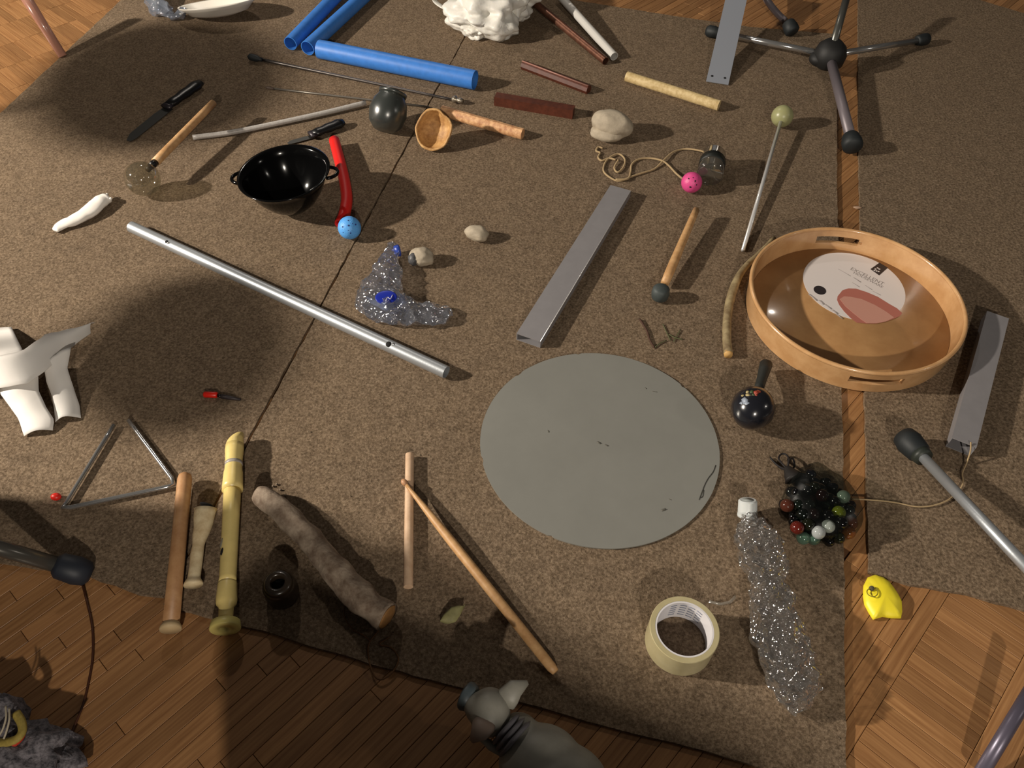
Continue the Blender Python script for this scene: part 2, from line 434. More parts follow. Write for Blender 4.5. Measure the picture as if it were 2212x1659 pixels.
# ---- white plastic bag with loop handles
rt = thing('plastic_bag', G(1050, 45), 'crumpled white plastic carrier bag with loop handles at the top', 'bag')
def bagjit(c, r, seed):
    g = ball(c, r, 5, nz=.38, ns=1.9, seed=seed, flat0=.001); vs = []
    for p in g[0]:
        q = p*42; n_ = mn.ridged_multi_fractal(q, 1.0, 2.0, 3, 1.0, 2.0)
        d = (p-V(c)).normalized(); vs.append(p + d*(n_-1.0)*.005 if p.z > .0015 else p)
    return vs, g[1]
obj('bag_body', join(bagjit(G(1055, 22, .05), (.115, .10, .062), 3), bagjit(G(1090, -12, .06), (.09, .12, .065), 8), bagjit(G(1035, 60, .022), (.042, .04, .03), 5)), m_bagw, rt)
def ribbon(pts, wd, th=.0012):
    return sweep(pts, 1.0, 8, True, flat=[(wd, th)]*len(pts))
obj('bag_handle', ribbon(curve_pts([(1000, 20, .05), (985, 24, .03), (962, 18, .02), (940, 3, .03), (938, -12, .05), (962, -22, .07), (985, -8, .06)], n=6), .009, .003), m_bagw, rt)
obj('bag_handle', ribbon(curve_pts([(985, -3, .06), (1005, 4, .07), (1026, 2, .08), (1030, -14, .09)], n=6), .010, .003), m_bagw, rt)

# ---- white dish and blue-grey film at the top left
rt = thing('white_dish', G(468, 5), 'shallow white oval dish tipped towards the viewer at the top left', 'dish')
dc = G(470, 10, .035); tilt = Matrix.Rotation(math.radians(-8), 3, 'Y') @ Matrix.Rotation(math.radians(-14), 3, 'X')
pr = []; seg = 40
prof = [(0.0, -.030), (.045, -.029), (.085, -.020), (.112, .004), (.116, .006), (.112, .001), (.083, -.017), (.045, -.0255), (0, -.026)]
vs = []
for (rr, zz) in prof:
    for k in range(seg):
        a = 2*math.pi*k/seg; vs.append(tilt @ V((rr*math.cos(a), rr*.62*math.sin(a), zz)) + dc)
fs = [(i*seg+k, i*seg+(k+1) % seg, (i+1)*seg+(k+1) % seg, (i+1)*seg+k) for i in range(len(prof)-1) for k in range(seg)]
obj('dish_body', (vs, fs), mat('white_glaze', (.88, .86, .82), .35), rt)
m_filmb = film_mat('blue_grey_film', (.62, .66, .74), .35, .35, (.36, .40, .48))
def crumple(pts, rads, flats, seg=26, amp=.004, ns=60, seed=0, n=60):
    # resample
    pts = [V(p) for p in pts]; P_, R_, F_ = [], [], []
    for i in range(n):
        t = i/(n-1)*(len(pts)-1); j = min(int(t), len(pts)-2); f = t-j; f2 = f
        P_.append(pts[j].lerp(pts[j+1], f)); R_.append(lerp(rads[j], rads[j+1], f2)); F_.append((lerp(flats[j][0], flats[j+1][0], f2), lerp(flats[j][1], flats[j+1][1], f2)))
    for _ in range(3): P_ = [P_[0]] + [(P_[i-1]+P_[i]*2+P_[i+1])/4 for i in range(1, n-1)] + [P_[-1]]
    def jit(i, k, p):
        q = V((p.x*ns+seed, p.y*ns, p.z*ns*1.5)); s = min(1, R_[i]/.02)
        return mn.noise_vector(q)*amp*s + V((0, 0, 0))
    g = sweep(P_, R_, seg, True, F_, jit)
    return [V((p.x, p.y, max(p.z, .0008))) for p in g[0]], g[1]
o = obj('plastic_wrap', crumple([G(322, -18, .03), G(335, 5, .02), G(352, 22, .014), G(370, 36, .008)], [.02, .03, .026, .008], [(1, .7)]*4, amp=.012, ns=45, seed=4), m_filmb, smooth=False)
top(o, 'crumpled blue-grey plastic wrap beside the white dish at the top left', 'plastic wrap')
o = obj('plastic_wrap', crumple([G(368, 40, .006), G(388, 34, .01), G(398, 18, .02)], [.008, .018, .012], [(1, .6)]*3, amp=.010, ns=45, seed=9, n=30), m_filmb, smooth=False)
top(o, 'small curl of blue-grey plastic wrap tucked under the left end of the white dish', 'plastic wrap')

# ---- pipes and sticks top centre
def rod(name, a, b, r, m, lab, cat, group=None, seg=16, hollow=False, taper=None, rough=0, seed=1):
    n = 14 if rough else 3
    pts = straight(a, b, n)
    if rough:
        rr = random.Random(seed); pts = [p + V((rr.uniform(-1, 1), rr.uniform(-1, 1), 0))*rough for p in pts]
    rads = [lerp(r, taper if taper else r, i/(n-1)) for i in range(n)]
    g = pipe(pts, rads, [q*.86 for q in rads], seg) if hollow else sweep(pts, rads, seg)
    o = obj(name, g, m); autosm(o); return top(o, lab, cat, group)
rod('copper_pipe', G(1140, -6, .04), G(1308, 132, .011), .0105, m_copper, 'weathered copper pipe beside the white bag, dark open end towards the viewer', 'pipe', hollow=True, seg=24)
rod('white_pipe', G(1198, -22, .035), G(1327, 122, .0115), .0115, m_whitep, 'straight white plastic pipe lying beside the copper pipe', 'pipe', seg=24, hollow=True)
# half-round brown gutter stick
rt = thing('wood_stick', G(1200, 168), 'thin dark red-brown stick with a pale ridge, in front of the copper pipe', 'stick')
a, b = G(1130, 140, .009), G(1272, 194, .009)
o = obj('stick_body', sweep(straight(a, b, 3), .0125, 8), m_brownw, rt, smooth=False)
obj('ridge', sweep([a+V((-.003, -.002, .0118)), b+V((-.003, -.002, .0118))], .0018, 8), mat('pale_ridge', (.62, .45, .40), .5), rt)
o = obj('wood_block_stick', box(G(1154, 228, .012), .205, .025, .024, RZ(math.atan2((G(1232, 242)-G(1076, 215)).y, (G(1232, 242)-G(1076, 215)).x))), m_brownw, smooth=False)
top(o, 'square dark mahogany stick lying left of the pale stone', 'stick')
rod('bamboo_stick', G(1354, 165, .013), G(1553, 228, .013), .0133, m_cream, 'pale cream round wooden stick lying near the flat steel strip', 'stick', rough=.0006, seed=3)
rod('pine_stick', G(954, 240, .012), G(1130, 290, .012), .0135, m_pine, 'rough split pine stick with grained surface, touching the brown half shell', 'stick', rough=.0009, seed=5, seg=9)

# ---- long thin rods
rt = thing('metal_rod', G(770, 175), 'long thin dark metal rod with a knob, in front of the blue pipes', 'rod')
obj('shaft', sweep(straight(G(556, 127, .006), G(985, 217, .004), 8), [.0042, .0042, .004, .0038, .0036, .0034, .0032, .003], 10), mat('dull_steel_rod', (.38, .36, .35), .35, .8), rt)
obj('knob', lathe(G(536, 122, .0115), G(566, 129, .0105), [(0, .004), (.15, .009), (.6, .009), (.8, .006), (1, .005)], 16), m_rubber, rt)
obj('tip', lathe(G(976, 213, .0105), G(1000, 219, .0105), [(0, .004), (.2, .009), (.35, .009), (.45, .005), (.6, .005), (.65, .007), (1, .006)], 12), mat('tin', (.60, .56, .50), .35, .7), rt)
rt = thing('thin_rod', G(700, 203), 'very thin grey wire rod behind the dark glass jar', 'rod')
obj('shaft', sweep(straight(G(588, 191, .003), G(926, 231, .003), 4), .0026, 8), mat('wire_grey', (.42, .40, .37), .4, .6), rt)
obj('tip', lathe(G(574, 189, .003), G(592, 192, .003), [(0, .002), (.3, .004), (1, .003)], 10), mat('wire_tip', (.34, .28, .24), .6), rt)
o = obj('plastic_hose', sweep(curve_pts([(417, 297, .006), (500, 286, .007), (600, 266, .008), (700, 244, .009), (790, 222, .010)], n=8), .0062, 12), mat('grey_hose', (.74, .72, .70), .4, var=.25, vs=200))
top(o, 'slightly bent light grey plastic hose left of the dark glass jar', 'hose')

# ---- dark glass jar
m_dglass = film_mat('dark_glass', (.36, .40, .39), .14, .45, (.07, .08, .075), .28, 30, .0005)
rt = thing('glass_jar', G(842, 262), 'dark smoky round glass jar lying between the grey hose and the brown shell', 'jar')
jc = G(838, 243, .045)
jd = (V((.18, .55, .50))).normalized()
obj('jar_body', lathe(jc - jd*.045, jc + jd*.045, [(0, .012), (.02, .025), (.2, .040), (.5, .046), (.78, .041), (.92, .033), (1, .031), (1, .028), (.9, .030), (.6, .041), (.3, .038), (.1, .02)], 40), m_dglass, rt)
obj('jar_rim', lathe(jc + jd*.043, jc + jd*.050, [(0, .030), (0, .034), (1, .034), (1, .030)], 40, True), m_dglass, rt)

# ---- walnut/coconut half shell
rt = thing('half_shell', G(936, 312), 'tan half shell with open side up, left of the grained pine stick', 'shell')
hc = G(936, 281, .044); hd = V((-.15, -.75, .62)).normalized()
hr = hd.to_track_quat('Z', 'Y').to_matrix(); vs, fs = [], []; seg = 36; ri = 10
rr = random.Random(3); edge = [.04*mn.noise(V((math.cos(2*math.pi*k/seg)*1.5, math.sin(2*math.pi*k/seg)*1.5, 2))) for k in range(seg)]
R_ = .044
for side, s in ((0, 1.0), (1, .90)):
    for i in range(ri+1):
        th = math.pi/2*i/ri
        for k in range(seg):
            a = 2*math.pi*k/seg; e_ = 1+edge[k]*3*(1-i/ri)
            q = V((math.cos(a)*math.cos(th)*R_*s*e_, math.sin(a)*math.cos(th)*R_*s*e_*1.08, -math.sin(th)*R_*s*.85 + edge[k]*.25*R_*(1-i/ri)))
            q += q.normalized()*.0016*mn.noise(q*90); vs.append(hr @ q + hc)
n1 = (ri+1)*seg
for side in (0, 1):
    for i in range(ri):
        for k in range(seg): b0 = side*n1; fs.append((b0+i*seg+k, b0+i*seg+(k+1) % seg, b0+(i+1)*seg+(k+1) % seg, b0+(i+1)*seg+k))
for k in range(seg): fs.append((k, (k+1) % seg, n1+(k+1) % seg, n1+k))
obj('shell_wall', (vs, fs), m_coco, rt)

# ---- knives
def knife(name, h0, h1, b1, bw, lab, hr_=.010):
    rt = thing(name, h1, lab, 'knife')
    d = (h0-h1).normalized()
    obj('handle', sweep(straight(h1, h0, 7), [hr_*.75, hr_*.95, hr_*.85, hr_*1.05, hr_*.95, hr_*1.1, hr_*.7], 12, flat=[(1.25, .8)]*7), m_black, rt)
    n = V((-d.y, d.x, 0)); a = h1; L = (b1-a)
    pts = [a + n*bw*.5, a + L*.25 + n*bw*.62, a + L*.85 + n*bw*.55, b1 + n*bw*.15, b1 - n*bw*.30, a + L*.9 - n*bw*.48, a + L*.5 - n*bw*.5, a - n*bw*.5]
    obj('blade', prism(pts, .002, .0035), mat('blade_steel', (.34, .34, .33), .35, .75), rt, smooth=False)
    obj('bolster', sweep(straight(h1 + d*.006, h1 - d*.008, 2), hr_*.9, 12, flat=[(1.3, .6)]*2), mat('bolster_grey', (.20, .18, .20), .4, .4), rt)
knife('table_knife', G(433, 178, .012), G(362, 228, .010), G(277, 306, .0), .026, 'broad-bladed knife with a black handle in the shadow behind the wooden mallet', .0125)
knife('paring_knife', G(742, 263, .012), G(676, 289, .010), G(622, 312, .0), .014, 'small black-handled knife lying just behind the black bowl', .0115)

# ---- mallet with clear ball
rt = thing('mallet', G(310, 415), 'mallet with clear glass ball head and beech handle, at the upper left', 'mallet')
bc = G(308, 386, .042)
hdir = (G(463, 221, .075) - G(336, 350, .052))
h0 = G(336, 350, .050); h1 = h0 + hdir.normalized()*.205
h1 = G(461, 222, .06)
obj('handle', sweep(straight(h0, h1, 6), [.0095, .0095, .0093, .009, .0088, .0082], 16), m_oak, rt)
d = (h0-h1).normalized()
obj('ferrule', sweep([h0 + d*.0, h0 + d*.016], .008, 14), m_black, rt)
obj('neck', sweep([h0 + d*.014, h0 + d*.030], .006, 12), mat('brown_neck', (.30, .24, .17), .5), rt)
m_clear = film_mat('clear_ball', (.80, .79, .72), .18, .12, (.22, .20, .15), .05, 12, .0002)
obj('ball_head', ball(bc, .037, 4), m_clear, rt)

# ---- wok-shaped black bowl
rt = thing('bowl', G(612, 430), 'glossy black enamel bowl with two small loop handles', 'bowl')
wc = G(613, 373, .092); tl = V((-.07, -.03, 1)).normalized(); wr = V((0, 0, 1)).rotation_difference(tl).to_matrix()
seg = 64; outp = []; pw = [(0, -.090), (.026, -.090), (.038, -.086), (.062, -.066), (.082, -.040), (.094, -.016), (.099, -.003), (.106, .0), (.108, .002), (.1045, .0028), (.0975, -.001), (.092, -.016), (.080, -.038), (.060, -.063), (.040, -.079), (.02, -.086), (0, -.087)]
vs = [wr @ V((.91*a_*math.cos(2*math.pi*k/seg), .91*a_*math.sin(2*math.pi*k/seg), z_)) + wc for (a_, z_) in pw for k in range(seg)]
fs = [(i*seg+k, i*seg+(k+1) % seg, (i+1)*seg+(k+1) % seg, (i+1)*seg+k) for i in range(len(pw)-1) for k in range(seg)]
lo = min(q.z for q in vs); vs = [q - V((0, 0, lo)) for q in vs]; wc = wc - V((0, 0, lo))
obj('bowl_body', (vs, fs), m_gloss, rt)
for s in (-1, 1):
    a0 = math.radians(180 if s < 0 else 0) + .04
    hp = []
    for k in range(13):
        t = math.pi*k/12; hp.append(wr @ (RZ(a0) @ V((.091 + .022*math.sin(t), -.019*math.cos(t), -.006))) + wc)
    obj('loop_handle', sweep(hp, .0038, 10), m_gloss, rt)

# ---- red tube with blue golf ball
rt = thing('red_tube_beater', G(745, 400), 'curved red rubber tube with a light blue golf ball on its near end', 'beater')
obj('red_tube', pipe(curve_pts([(722, 303, .016), (733, 345, .020), (744, 390, .022), (749, 430, .022), (744, 462, .022), (735, 484, .020)], n=6), .0125, .009, 20), m_red, rt)
bc = G(755, 492, .0255)
bl = obj('golf_ball', ball(bc, .0215*1.12, 4), m_ballb, rt)
def dots(c, R, lst, m, parent, nm='mark'):
    vw = (V((0, 0, CAMH))-c).normalized(); rx = vw.cross(V((0, 0, 1))).normalized()*-1; ry = rx.cross(vw)*-1
    if ry.z < 0: ry = -ry
    if rx.x < 0: rx = -rx
    gs = []
    for (x, y, s) in lst:
        n = (vw*math.sqrt(max(0, 1-x*x-y*y)) + rx*x + ry*y).normalized()
        g = ball(c + n*R, (s, s*.8, s*.25), 1, rot=n.to_track_quat('Z', 'Y').to_matrix()); gs.append(g)
    return obj(nm, join(*gs), m, parent)
dots(bc, .0242, [(-.55, .15, .0022), (-.05, .2, .0025), (.0, .62, .0018), (.55, .2, .0025), (0, -.45, .002), (.3, .3, .0014), (-.6, -.3, .0014), (-.15, -.2, .0012)], m_navy, bl, 'star_marks')

# ---- white bone fragment (left)
rt = thing('white_fragment', G(178, 465), 'bright white torn fragment lying alone on the left carpet', 'fragment')
pts = curve_pts([(119, 498, .006), (135, 486, .008), (165, 473, .010), (195, 455, .012), (215, 437, .013), (231, 427, .012)], n=4); n = len(pts)
rr = random.Random(8)
obj('fragment_body', sweep(pts, [lerp(.0095, .019, min(1, i/(n*.55))) * (1 if i < n-3 else .9) for i in range(n)], 16, flat=[(1, .55)]*n, jit=lambda i, k, p: mn.noise_vector(p*70)*.0022), mat('bright_white', (.97, .95, .92), .6), rt)
tp = pts[-1]; obj('frayed_edge', join(*[ball(tp + V((rr.uniform(-.012, .012), rr.uniform(-.012, .012), rr.uniform(-.002, .006))), .0035, 1) for _ in range(9)]), mat('bright_white', (.97, .95, .92)), rt)

# ---- aluminium tube
rt = thing('metal_tube', G(625, 650), 'long shiny aluminium tube lying diagonally across the carpet seam', 'tube')
a, b = G(284, 490, .0125), G(964, 804, .0125)
o = obj('tube_body', pipe(straight(a, b, 4), .0120, .0103, 32), m_alu, rt); autosm(o)
def onpipe(a, b, px, py, r):
    best = min((i/400 for i in range(401)), key=lambda t: (P(a.lerp(b, t))[0]-px)**2+(P(a.lerp(b, t))[1]-py)**2)
    return a.lerp(b, best)
up = (V((0, -.45, .9))).normalized(); dd = (b-a).normalized(); up = (up - dd*up.dot(dd)).normalized()
for (px, py, s) in ((367, 528, .0035), (842, 752, .0055)):
    q = onpipe(a, b, px, py, 0); u2 = up
    obj('hole', lathe(q + u2*.0117, q + u2*.0123, [(0, s), (1, s*.95)], 16), m_hole, rt)
q = onpipe(a, b, 848, 757, 0); obj('burr', ball(q + up*.0115 - dd.cross(up)*.004, (.004, .003, .0015), 1, nz=.4), m_chrome, rt)
q = onpipe(a, b, 372, 530, 0); obj('burr', ball(q + up*.0115, (.006, .003, .0018), 1, nz=.4), m_chrome, rt)

# ---- torn paper
rt = thing('torn_paper', G(70, 800), 'large torn sheet of white paper in ragged strips at the left edge', 'paper')
def E(*p): return [G(*q) for q in p]
obj('paper_strip', loft(E((-90, 760, .01), (0, 770, .035), (50, 757, .050), (100, 722, .045), (150, 712, .032), (207, 698, .012)), E((-90, 850, .01), (0, 838, .035), (60, 828, .05), (100, 800, .045), (140, 762, .030), (196, 720, .012)), 26, 10, .012, nz=.004, seed=2), m_paper, rt)
obj('paper_strip', loft(E((5, 800, .03), (0, 850, .02), (22, 880, .012), (40, 905, .008), (52, 942, .003)), E((82, 800, .035), (84, 845, .026), (100, 880, .018), (118, 908, .01), (114, 930, .004)), 18, 10, .008, nz=.003, seed=5), m_paper, rt)
obj('paper_strip', loft(E((96, 795, .035), (100, 825, .022), (112, 855, .012), (118, 890, .006), (119, 912, .002)), E((155, 752, .04), (146, 795, .028), (160, 840, .014), (172, 875, .006), (175, 903, .002)), 18, 10, .010, nz=.005, seed=9), m_paper, rt)
obj('paper_strip', loft(E((-60, 700, .004), (0, 708, .006), (25, 706, .006)), E((-60, 800, .03), (0, 800, .035), (52, 762, .04)), 12, 8, .004, nz=.003, seed=12), m_paper, rt)

# ---- crumpled bottle with the blue label
m_film = film_mat('clear_bottle_film', (.93, .95, 1.0), .55, .10, (.62, .66, .78), .07, 90, .005)
rt = thing('plastic_bottle', G(850, 640), 'crushed and bent clear plastic bottle with an oval blue label', 'bottle')
g = crumple([G(850, 528, .022), G(842, 560, .022), G(830, 605, .02), G(818, 645, .016), G(850, 668, .014), G(900, 678, .014), G(945, 680, .012), G(974, 670, .008)],
            [.012, .018, .036, .050, .040, .028, .028, .014], [(1, .85), (1, .7), (1, .45), (1, .35), (1, .4), (1, .4), (1, .4), (1, .35)], seg=30, amp=.008, ns=60, seed=3, n=70)
obj('bottle_body', g, m_film, rt, smooth=False)
obj('cap', lathe(G(853, 543, .024), G(862, 541, .024), [(0, .011), (1, .0125), (1.2, .011)], 18), mat('blue_cap', (.16, .26, .62), .35), rt)
q = G(834, 642, .034); qd = (V((0, 0, CAMH))-q).normalized(); L_ = obj('label_oval', ball(q, (.021, .015, .0015), 3, rot=(Matrix.Rotation(.15, 3, 'Z') @ Matrix.Rotation(math.radians(15), 3, 'X'))), mat('label_blue', (.10, .17, .60), .35), rt)
obj('label_band', loft(E((790, 640, .020), (830, 655, .034), (872, 632, .022)), E((800, 655, .012), (832, 672, .024), (880, 655, .014)), 12, 4, 0, nz=.002), film_mat('label_band_film', (.7, .78, .95), .2, .35, (.45, .52, .72)), rt)
obj('label_script', sweep(curve_pts([(833, 650, .0362), (838, 642, .0365), (843, 646, .0362), (848, 637, .0362)], n=4), .0009, 6), mat('label_white', (.75, .75, .85), .4), rt)

# ---- pebbles and stone
rt = thing('pebble', G(905, 566), 'grey and cream pebble with a dark patch, right of the crushed bottle', 'pebble')
obj('pebble_body', ball(G(910, 555, .016), (.026, .021, .018), 4, nz=.18, ns=1.4, seed=4, flat0=.0), m_stone, rt)
obj('dark_patch', ball(G(893, 560, .0165), (.011, .013, .013), 3, nz=.2, seed=2, flat0=.0), mat('dark_mineral', (.34, .34, .35), .5, var=.3, vs=120), rt)
o = obj('pebble', ball(G(1030, 504, .015), (.027, .018, .0165), 4, rot=RZ(-.35), nz=.13, ns=1.5, seed=7, flat0=0.0), m_stone)
top(o, 'small pale rounded pebble lying alone above the middle of the carpet', 'pebble')
rt = thing('stone', G(1322, 285), 'large pale stone with a shell-like split lip, behind the tangled string', 'stone')
obj('stone_body', ball(G(1322, 268, .034), (.053, .036, .031), 4, rot=RZ(-.25), nz=.15, ns=1.3, seed=12, flat0=0.0), m_stone, rt)
obj('lower_lip', ball(G(1312, 288, .018), (.042, .024, .018), 4, rot=RZ(-.15), nz=.12, ns=1.5, seed=14, flat0=0.0), m_stone, rt)

# ---- folded steel channel (middle) and its twin at the right
def channel(name, a0, a1, wd, ht, lab, wall=.0016, cat='metal profile'):
    """hollow flat box section, a0 near end, a1 far end (centres on the ground)"""
    rt = thing(name, (a0+a1)/2, lab, cat); d = (a1-a0).normalized(); n = V((-d.y, d.x, 0)); L = (a1-a0).length
    ang_ = math.atan2(d.y, d.x); c0 = (a0+a1)/2
    gs = [box(c0 + V((0, 0, ht-wall/2)), L, wd, wall, RZ(ang_)), box(c0 + V((0, 0, wall/2+.0003)), L, wd, wall, RZ(ang_)),
          box(c0 + n*(wd-wall)/2 + V((0, 0, ht/2)), L, wall, ht-wall*2, RZ(ang_)), box(c0 - n*(wd-wall)/2 + V((0, 0, ht/2)), L, wall, ht-wall*2, RZ(ang_))]
    return rt, gs, d, n
a0 = G(1141, 743); a1 = G(1339, 420)
rt, gs, d, n = channel('steel_channel', a0, a1, .049, .018, 'brushed grey steel box section lying diagonally in the middle of the carpet')
for nm, g in zip(('top_face', 'bottom_face', 'side_face', 'side_face'), gs): obj(nm, g, m_steel, rt, smooth=False)
obj('bright_edge', sweep([a0 - n*.0243 + V((0, 0, .0178)), a1 - n*.0243 + V((0, 0, .0178))], .0008, 6), mat('bright_rod', (.90, .90, .90), .25, .5), rt)
a0 = G(2068, 975); a1 = G(2142, 700)
rt, gs, d, n = channel('steel_channel', a0, a1, .040, .026, 'grey steel box section lying right of the round wooden tray')
for nm, g in zip(('top_face', 'bottom_face', 'side_face', 'side_face'), gs): obj(nm, g, m_steel, rt, smooth=False)

# ---- flat steel strip with two holes
rt = thing('steel_strip', G(1575, 100), 'flat pale steel strip with two small holes, leaning past the stand feet at the top', 'metal strip')
A0, A1 = G(1549, 180, .002), G(1600, -45, .10)
dx = (A1-A0).normalized(); side = dx.cross(V((0, 0, 1))).normalized(); nn = side.cross(dx).normalized()
if nn.z < 0: nn = -nn
hw = .0295
q = [A0 - side*hw, A0 + side*hw, A1 + side*hw, A1 - side*hw]
obj('strip_plate', ([p for p in q] + [p + nn*.0018 for p in q], [(3, 2, 1, 0), (4, 5, 6, 7), (0, 1, 5, 4), (1, 2, 6, 5), (2, 3, 7, 6), (3, 0, 4, 7)]), m_strip, rt, smooth=False)
for s in (-1, 1):
    c_ = A0 + dx*.022 + side*s*.017 + nn*.0016
    obj('hole', lathe(c_, c_ + nn*.0006, [(0, .0035), (1, .0035)], 14), m_hole, rt)

# ---- grey aluminium disc
rt = thing('metal_disc', (G(1300, 976)), 'large flat round grey metal disc with a worn edge, in the middle of the carpet', 'disc')
bm = None; cpos = V((.1445, .742, 0)); RD = .2022
import itertools
ptsd = []
E_fit = [(1037.2, 961.8), (1255.6, 765.8), (1553.7, 981), (1311, 1187), (1111.5, 816), (1535.7, 914.6)]
# circle through fitted ground points
sx = [G(*q) for q in E_fit]
def fit(ps):
    A = [[2*p.x, 2*p.y, 1] for p in ps]; b = [p.x**2+p.y**2 for p in ps]
    M = Matrix([[sum(r_[i]*r_[j] for r_ in A) for j in range(3)] for i in range(3)]); y = V([sum(A[k][i]*b[k] for k in range(len(ps))) for i in range(3)])
    s = M.inverted() @ y; return V((s[0], s[1], 0)), math.sqrt(s[2]+s[0]**2+s[1]**2)
cpos, RD = fit(sx)
rr = random.Random(11); NS = 220; pts = []
for k in range(NS):
    a = 2*math.pi*k/NS; r_ = RD*(1 + .0012*mn.noise(V((math.cos(a)*9, math.sin(a)*9, 0))))
    if k in (60, 81, 82, 117, 118, 150, 24): r_ -= .0022
    pts.append((cpos.x + r_*math.cos(a), cpos.y + r_*math.sin(a)))
m_disc = mat('worn_zinc', (.60, .60, .575), .26, .28, var=.07, vs=9, bump=.03, bs=12)
disc = obj('disc_plate', prism(pts, .0006, .0030), m_disc, rt, smooth=False)
m_scr = mat('scratch_dark', (.20, .19, .17), .6)
def mark(p, wd=.0006): return sweep(curve_pts([(x, y, .0032) for x, y in p], n=3), wd, 5)
obj('crack_mark', join(mark([(1546, 1005), (1540, 1020), (1530, 1033), (1522, 1048), (1516, 1064), (1510, 1080)], .0007), mark([(1520, 1058), (1518, 1072), (1512, 1076)])), m_scr, rt)
for g in (mark([(1290, 955), (1297, 958)], .0016), mark([(1307, 961), (1313, 963)], .0012), mark([(1184, 930), (1185, 934)], .0010), mark([(1429, 1103), (1438, 1100)], .0016), mark([(1445, 1078), (1450, 1080)]), mark([(1394, 838), (1396, 840)], .001), mark([(1408, 845), (1420, 847)], .0004)): obj('scuff_mark', g, mat('scuff_grey', (.36, .35, .32), .6), rt)

# ---- mallets
rt = thing('mallet', G(1440, 600), 'small mallet with dark grey rubber head, right of the middle steel box section', 'mallet')
hc = G(1427, 632, .018)
obj('handle', sweep(straight(G(1436, 612, .016), G(1504, 453, .030), 8), [.0085, .0095, .0095, .0090, .0086, .0082, .0078, .0072], 16), m_oak, rt)
obj('head', lathe(hc + V((0, 0, -.016)), hc + V((0, 0, .014)), [(0, .012), (.15, .0165), (.5, .018), (.85, .0165), (1, .012)], 24), mat('grey_rubber', (.25, .28, .28), .6, var=.2, vs=80), rt)
rt = thing('mallet', G(1690, 262), 'metal-rod mallet with translucent yellow-green ball head at the upper right', 'mallet')
bc = G(1690, 251, .030)
obj('ball_head', ball(bc, .0265, 4), mat('yellow_green_rubber', (.62, .62, .45), .35, sub=.4), rt)
obj('rod', sweep([bc + (G(1605, 541, .004)-bc).normalized()*.022, G(1605, 541, .0045)], .0043, 12), mat('bright_rod', (.90, .90, .90), .25, .5), rt)

# ---- curved peeled branch
pts = curve_pts([(1672, 514, .008), (1640, 548, .008), (1612, 575, .008), (1592, 605, .009), (1578, 645, .009), (1571, 690, .009), (1570, 730, .009), (1573, 764, .008)], n=5); n = len(pts)
rt = thing('bent_branch', G(1590, 640), 'curved pale peeled branch hugging the left side of the round tray', 'branch')
obj('branch_body', sweep(pts, [lerp(.0045, .0085, min(1, i/(n*.5))) for i in range(n)], 12, jit=lambda i, k, p: mn.noise_vector(p*60)*.0008), mat('peeled_wood', (.62, .56, .42), .65, col2=(.45, .38, .27), vs=50), rt)
obj('cut_end', lathe(G(1573, 762, .008), G(1573, 768, .008), [(0, .0086), (1, .0078)], 12), mat('fresh_wood', (.78, .62, .38), .6), rt)

# ---- round tray
tc_ = V((.654, 1.122, 0)); RB, RT, HT, TH = .196, .2015, .052, .007
rt = thing('round_tray', tc_, 'round varnished bamboo tray with handle slots and a white paper label inside', 'tray')
obj('tray_floor', lathe(tc_ + V((0, 0, .002)), tc_ + V((0, 0, .008)), [(0, RB-.004), (.8, RB-TH+.0005), (1, RB-TH)], 96), m_bamboo, rt)
NA, NH = 180, 10
far_a = math.atan2((G(1810, 521, .03)-tc_).y, (G(1810, 521, .03)-tc_).x); near_a = far_a + math.pi
near_a = math.atan2((G(1891, 822, .028)-tc_).y, (G(1891, 822, .028)-tc_).x)
def rad_at(h): return RB + (RT-RB)*h
vs, fs = [], []; hz = [0, .12, .25, .42, .52, .62, .72, .80, .92, 1.0]
def in_slot(k, j):
    a = 2*math.pi*(k+.5)/NA; h = (hz[j]+hz[j+1])/2
    for s in (far_a, near_a):
        dlt = abs((a-s+math.pi) % (2*math.pi)-math.pi)*RB
        lim = .047 if .52 < h < .62 else (.045 if .42 < h < .72 else 0)
        if dlt < lim: return True
    return False
for side in (0, 1):
    for h in hz:
        for k in range(NA):
            a = 2*math.pi*k/NA; r_ = rad_at(h) - side*TH; vs.append(V((tc_.x+r_*math.cos(a), tc_.y+r_*math.sin(a), .001+h*HT)))
nh = len(hz); sd_ = nh*NA
def vid(side, j, k): return side*sd_ + j*NA + k % NA
for j in range(nh-1):
    for k in range(NA):
        if in_slot(k, j):
            for (jj, kk, q) in ((j-1, k, 0), (j+1, k, 1), (j, k-1, 2), (j, k+1, 3)):
                if jj < 0 or jj >= nh-1 or in_slot(kk % NA, jj): continue
                e = {0: ((j, k), (j, k+1)), 1: ((j+1, k), (j+1, k+1)), 2: ((j, k), (j+1, k)), 3: ((j, k+1), (j+1, k+1))}[q]
                fs.append((vid(0, *e[0]), vid(0, *e[1]), vid(1, *e[1]), vid(1, *e[0])))
        else:
            fs.append((vid(0, j, k), vid(0, j, k+1), vid(0, j+1, k+1), vid(0, j+1, k)))
            fs.append((vid(1, j, k), vid(1, j+1, k), vid(1, j+1, k+1), vid(1, j, k+1)))
for k in range(NA): fs.append((vid(0, 0, k), vid(1, 0, k), vid(1, 0, k+1), vid(0, 0, k+1)))
o = obj('tray_wall', (vs, fs), m_bamboor, rt); autosm(o, 50)
rim_ = []
for k in range(121):
    a = 2*math.pi*k/120; rim_.append(V((tc_.x+(RT-TH/2)*math.cos(a), tc_.y+(RT-TH/2)*math.sin(a), .001+HT)))
obj('tray_rim', sweep(rim_, .0042, 10, False), m_bamboor, rt)
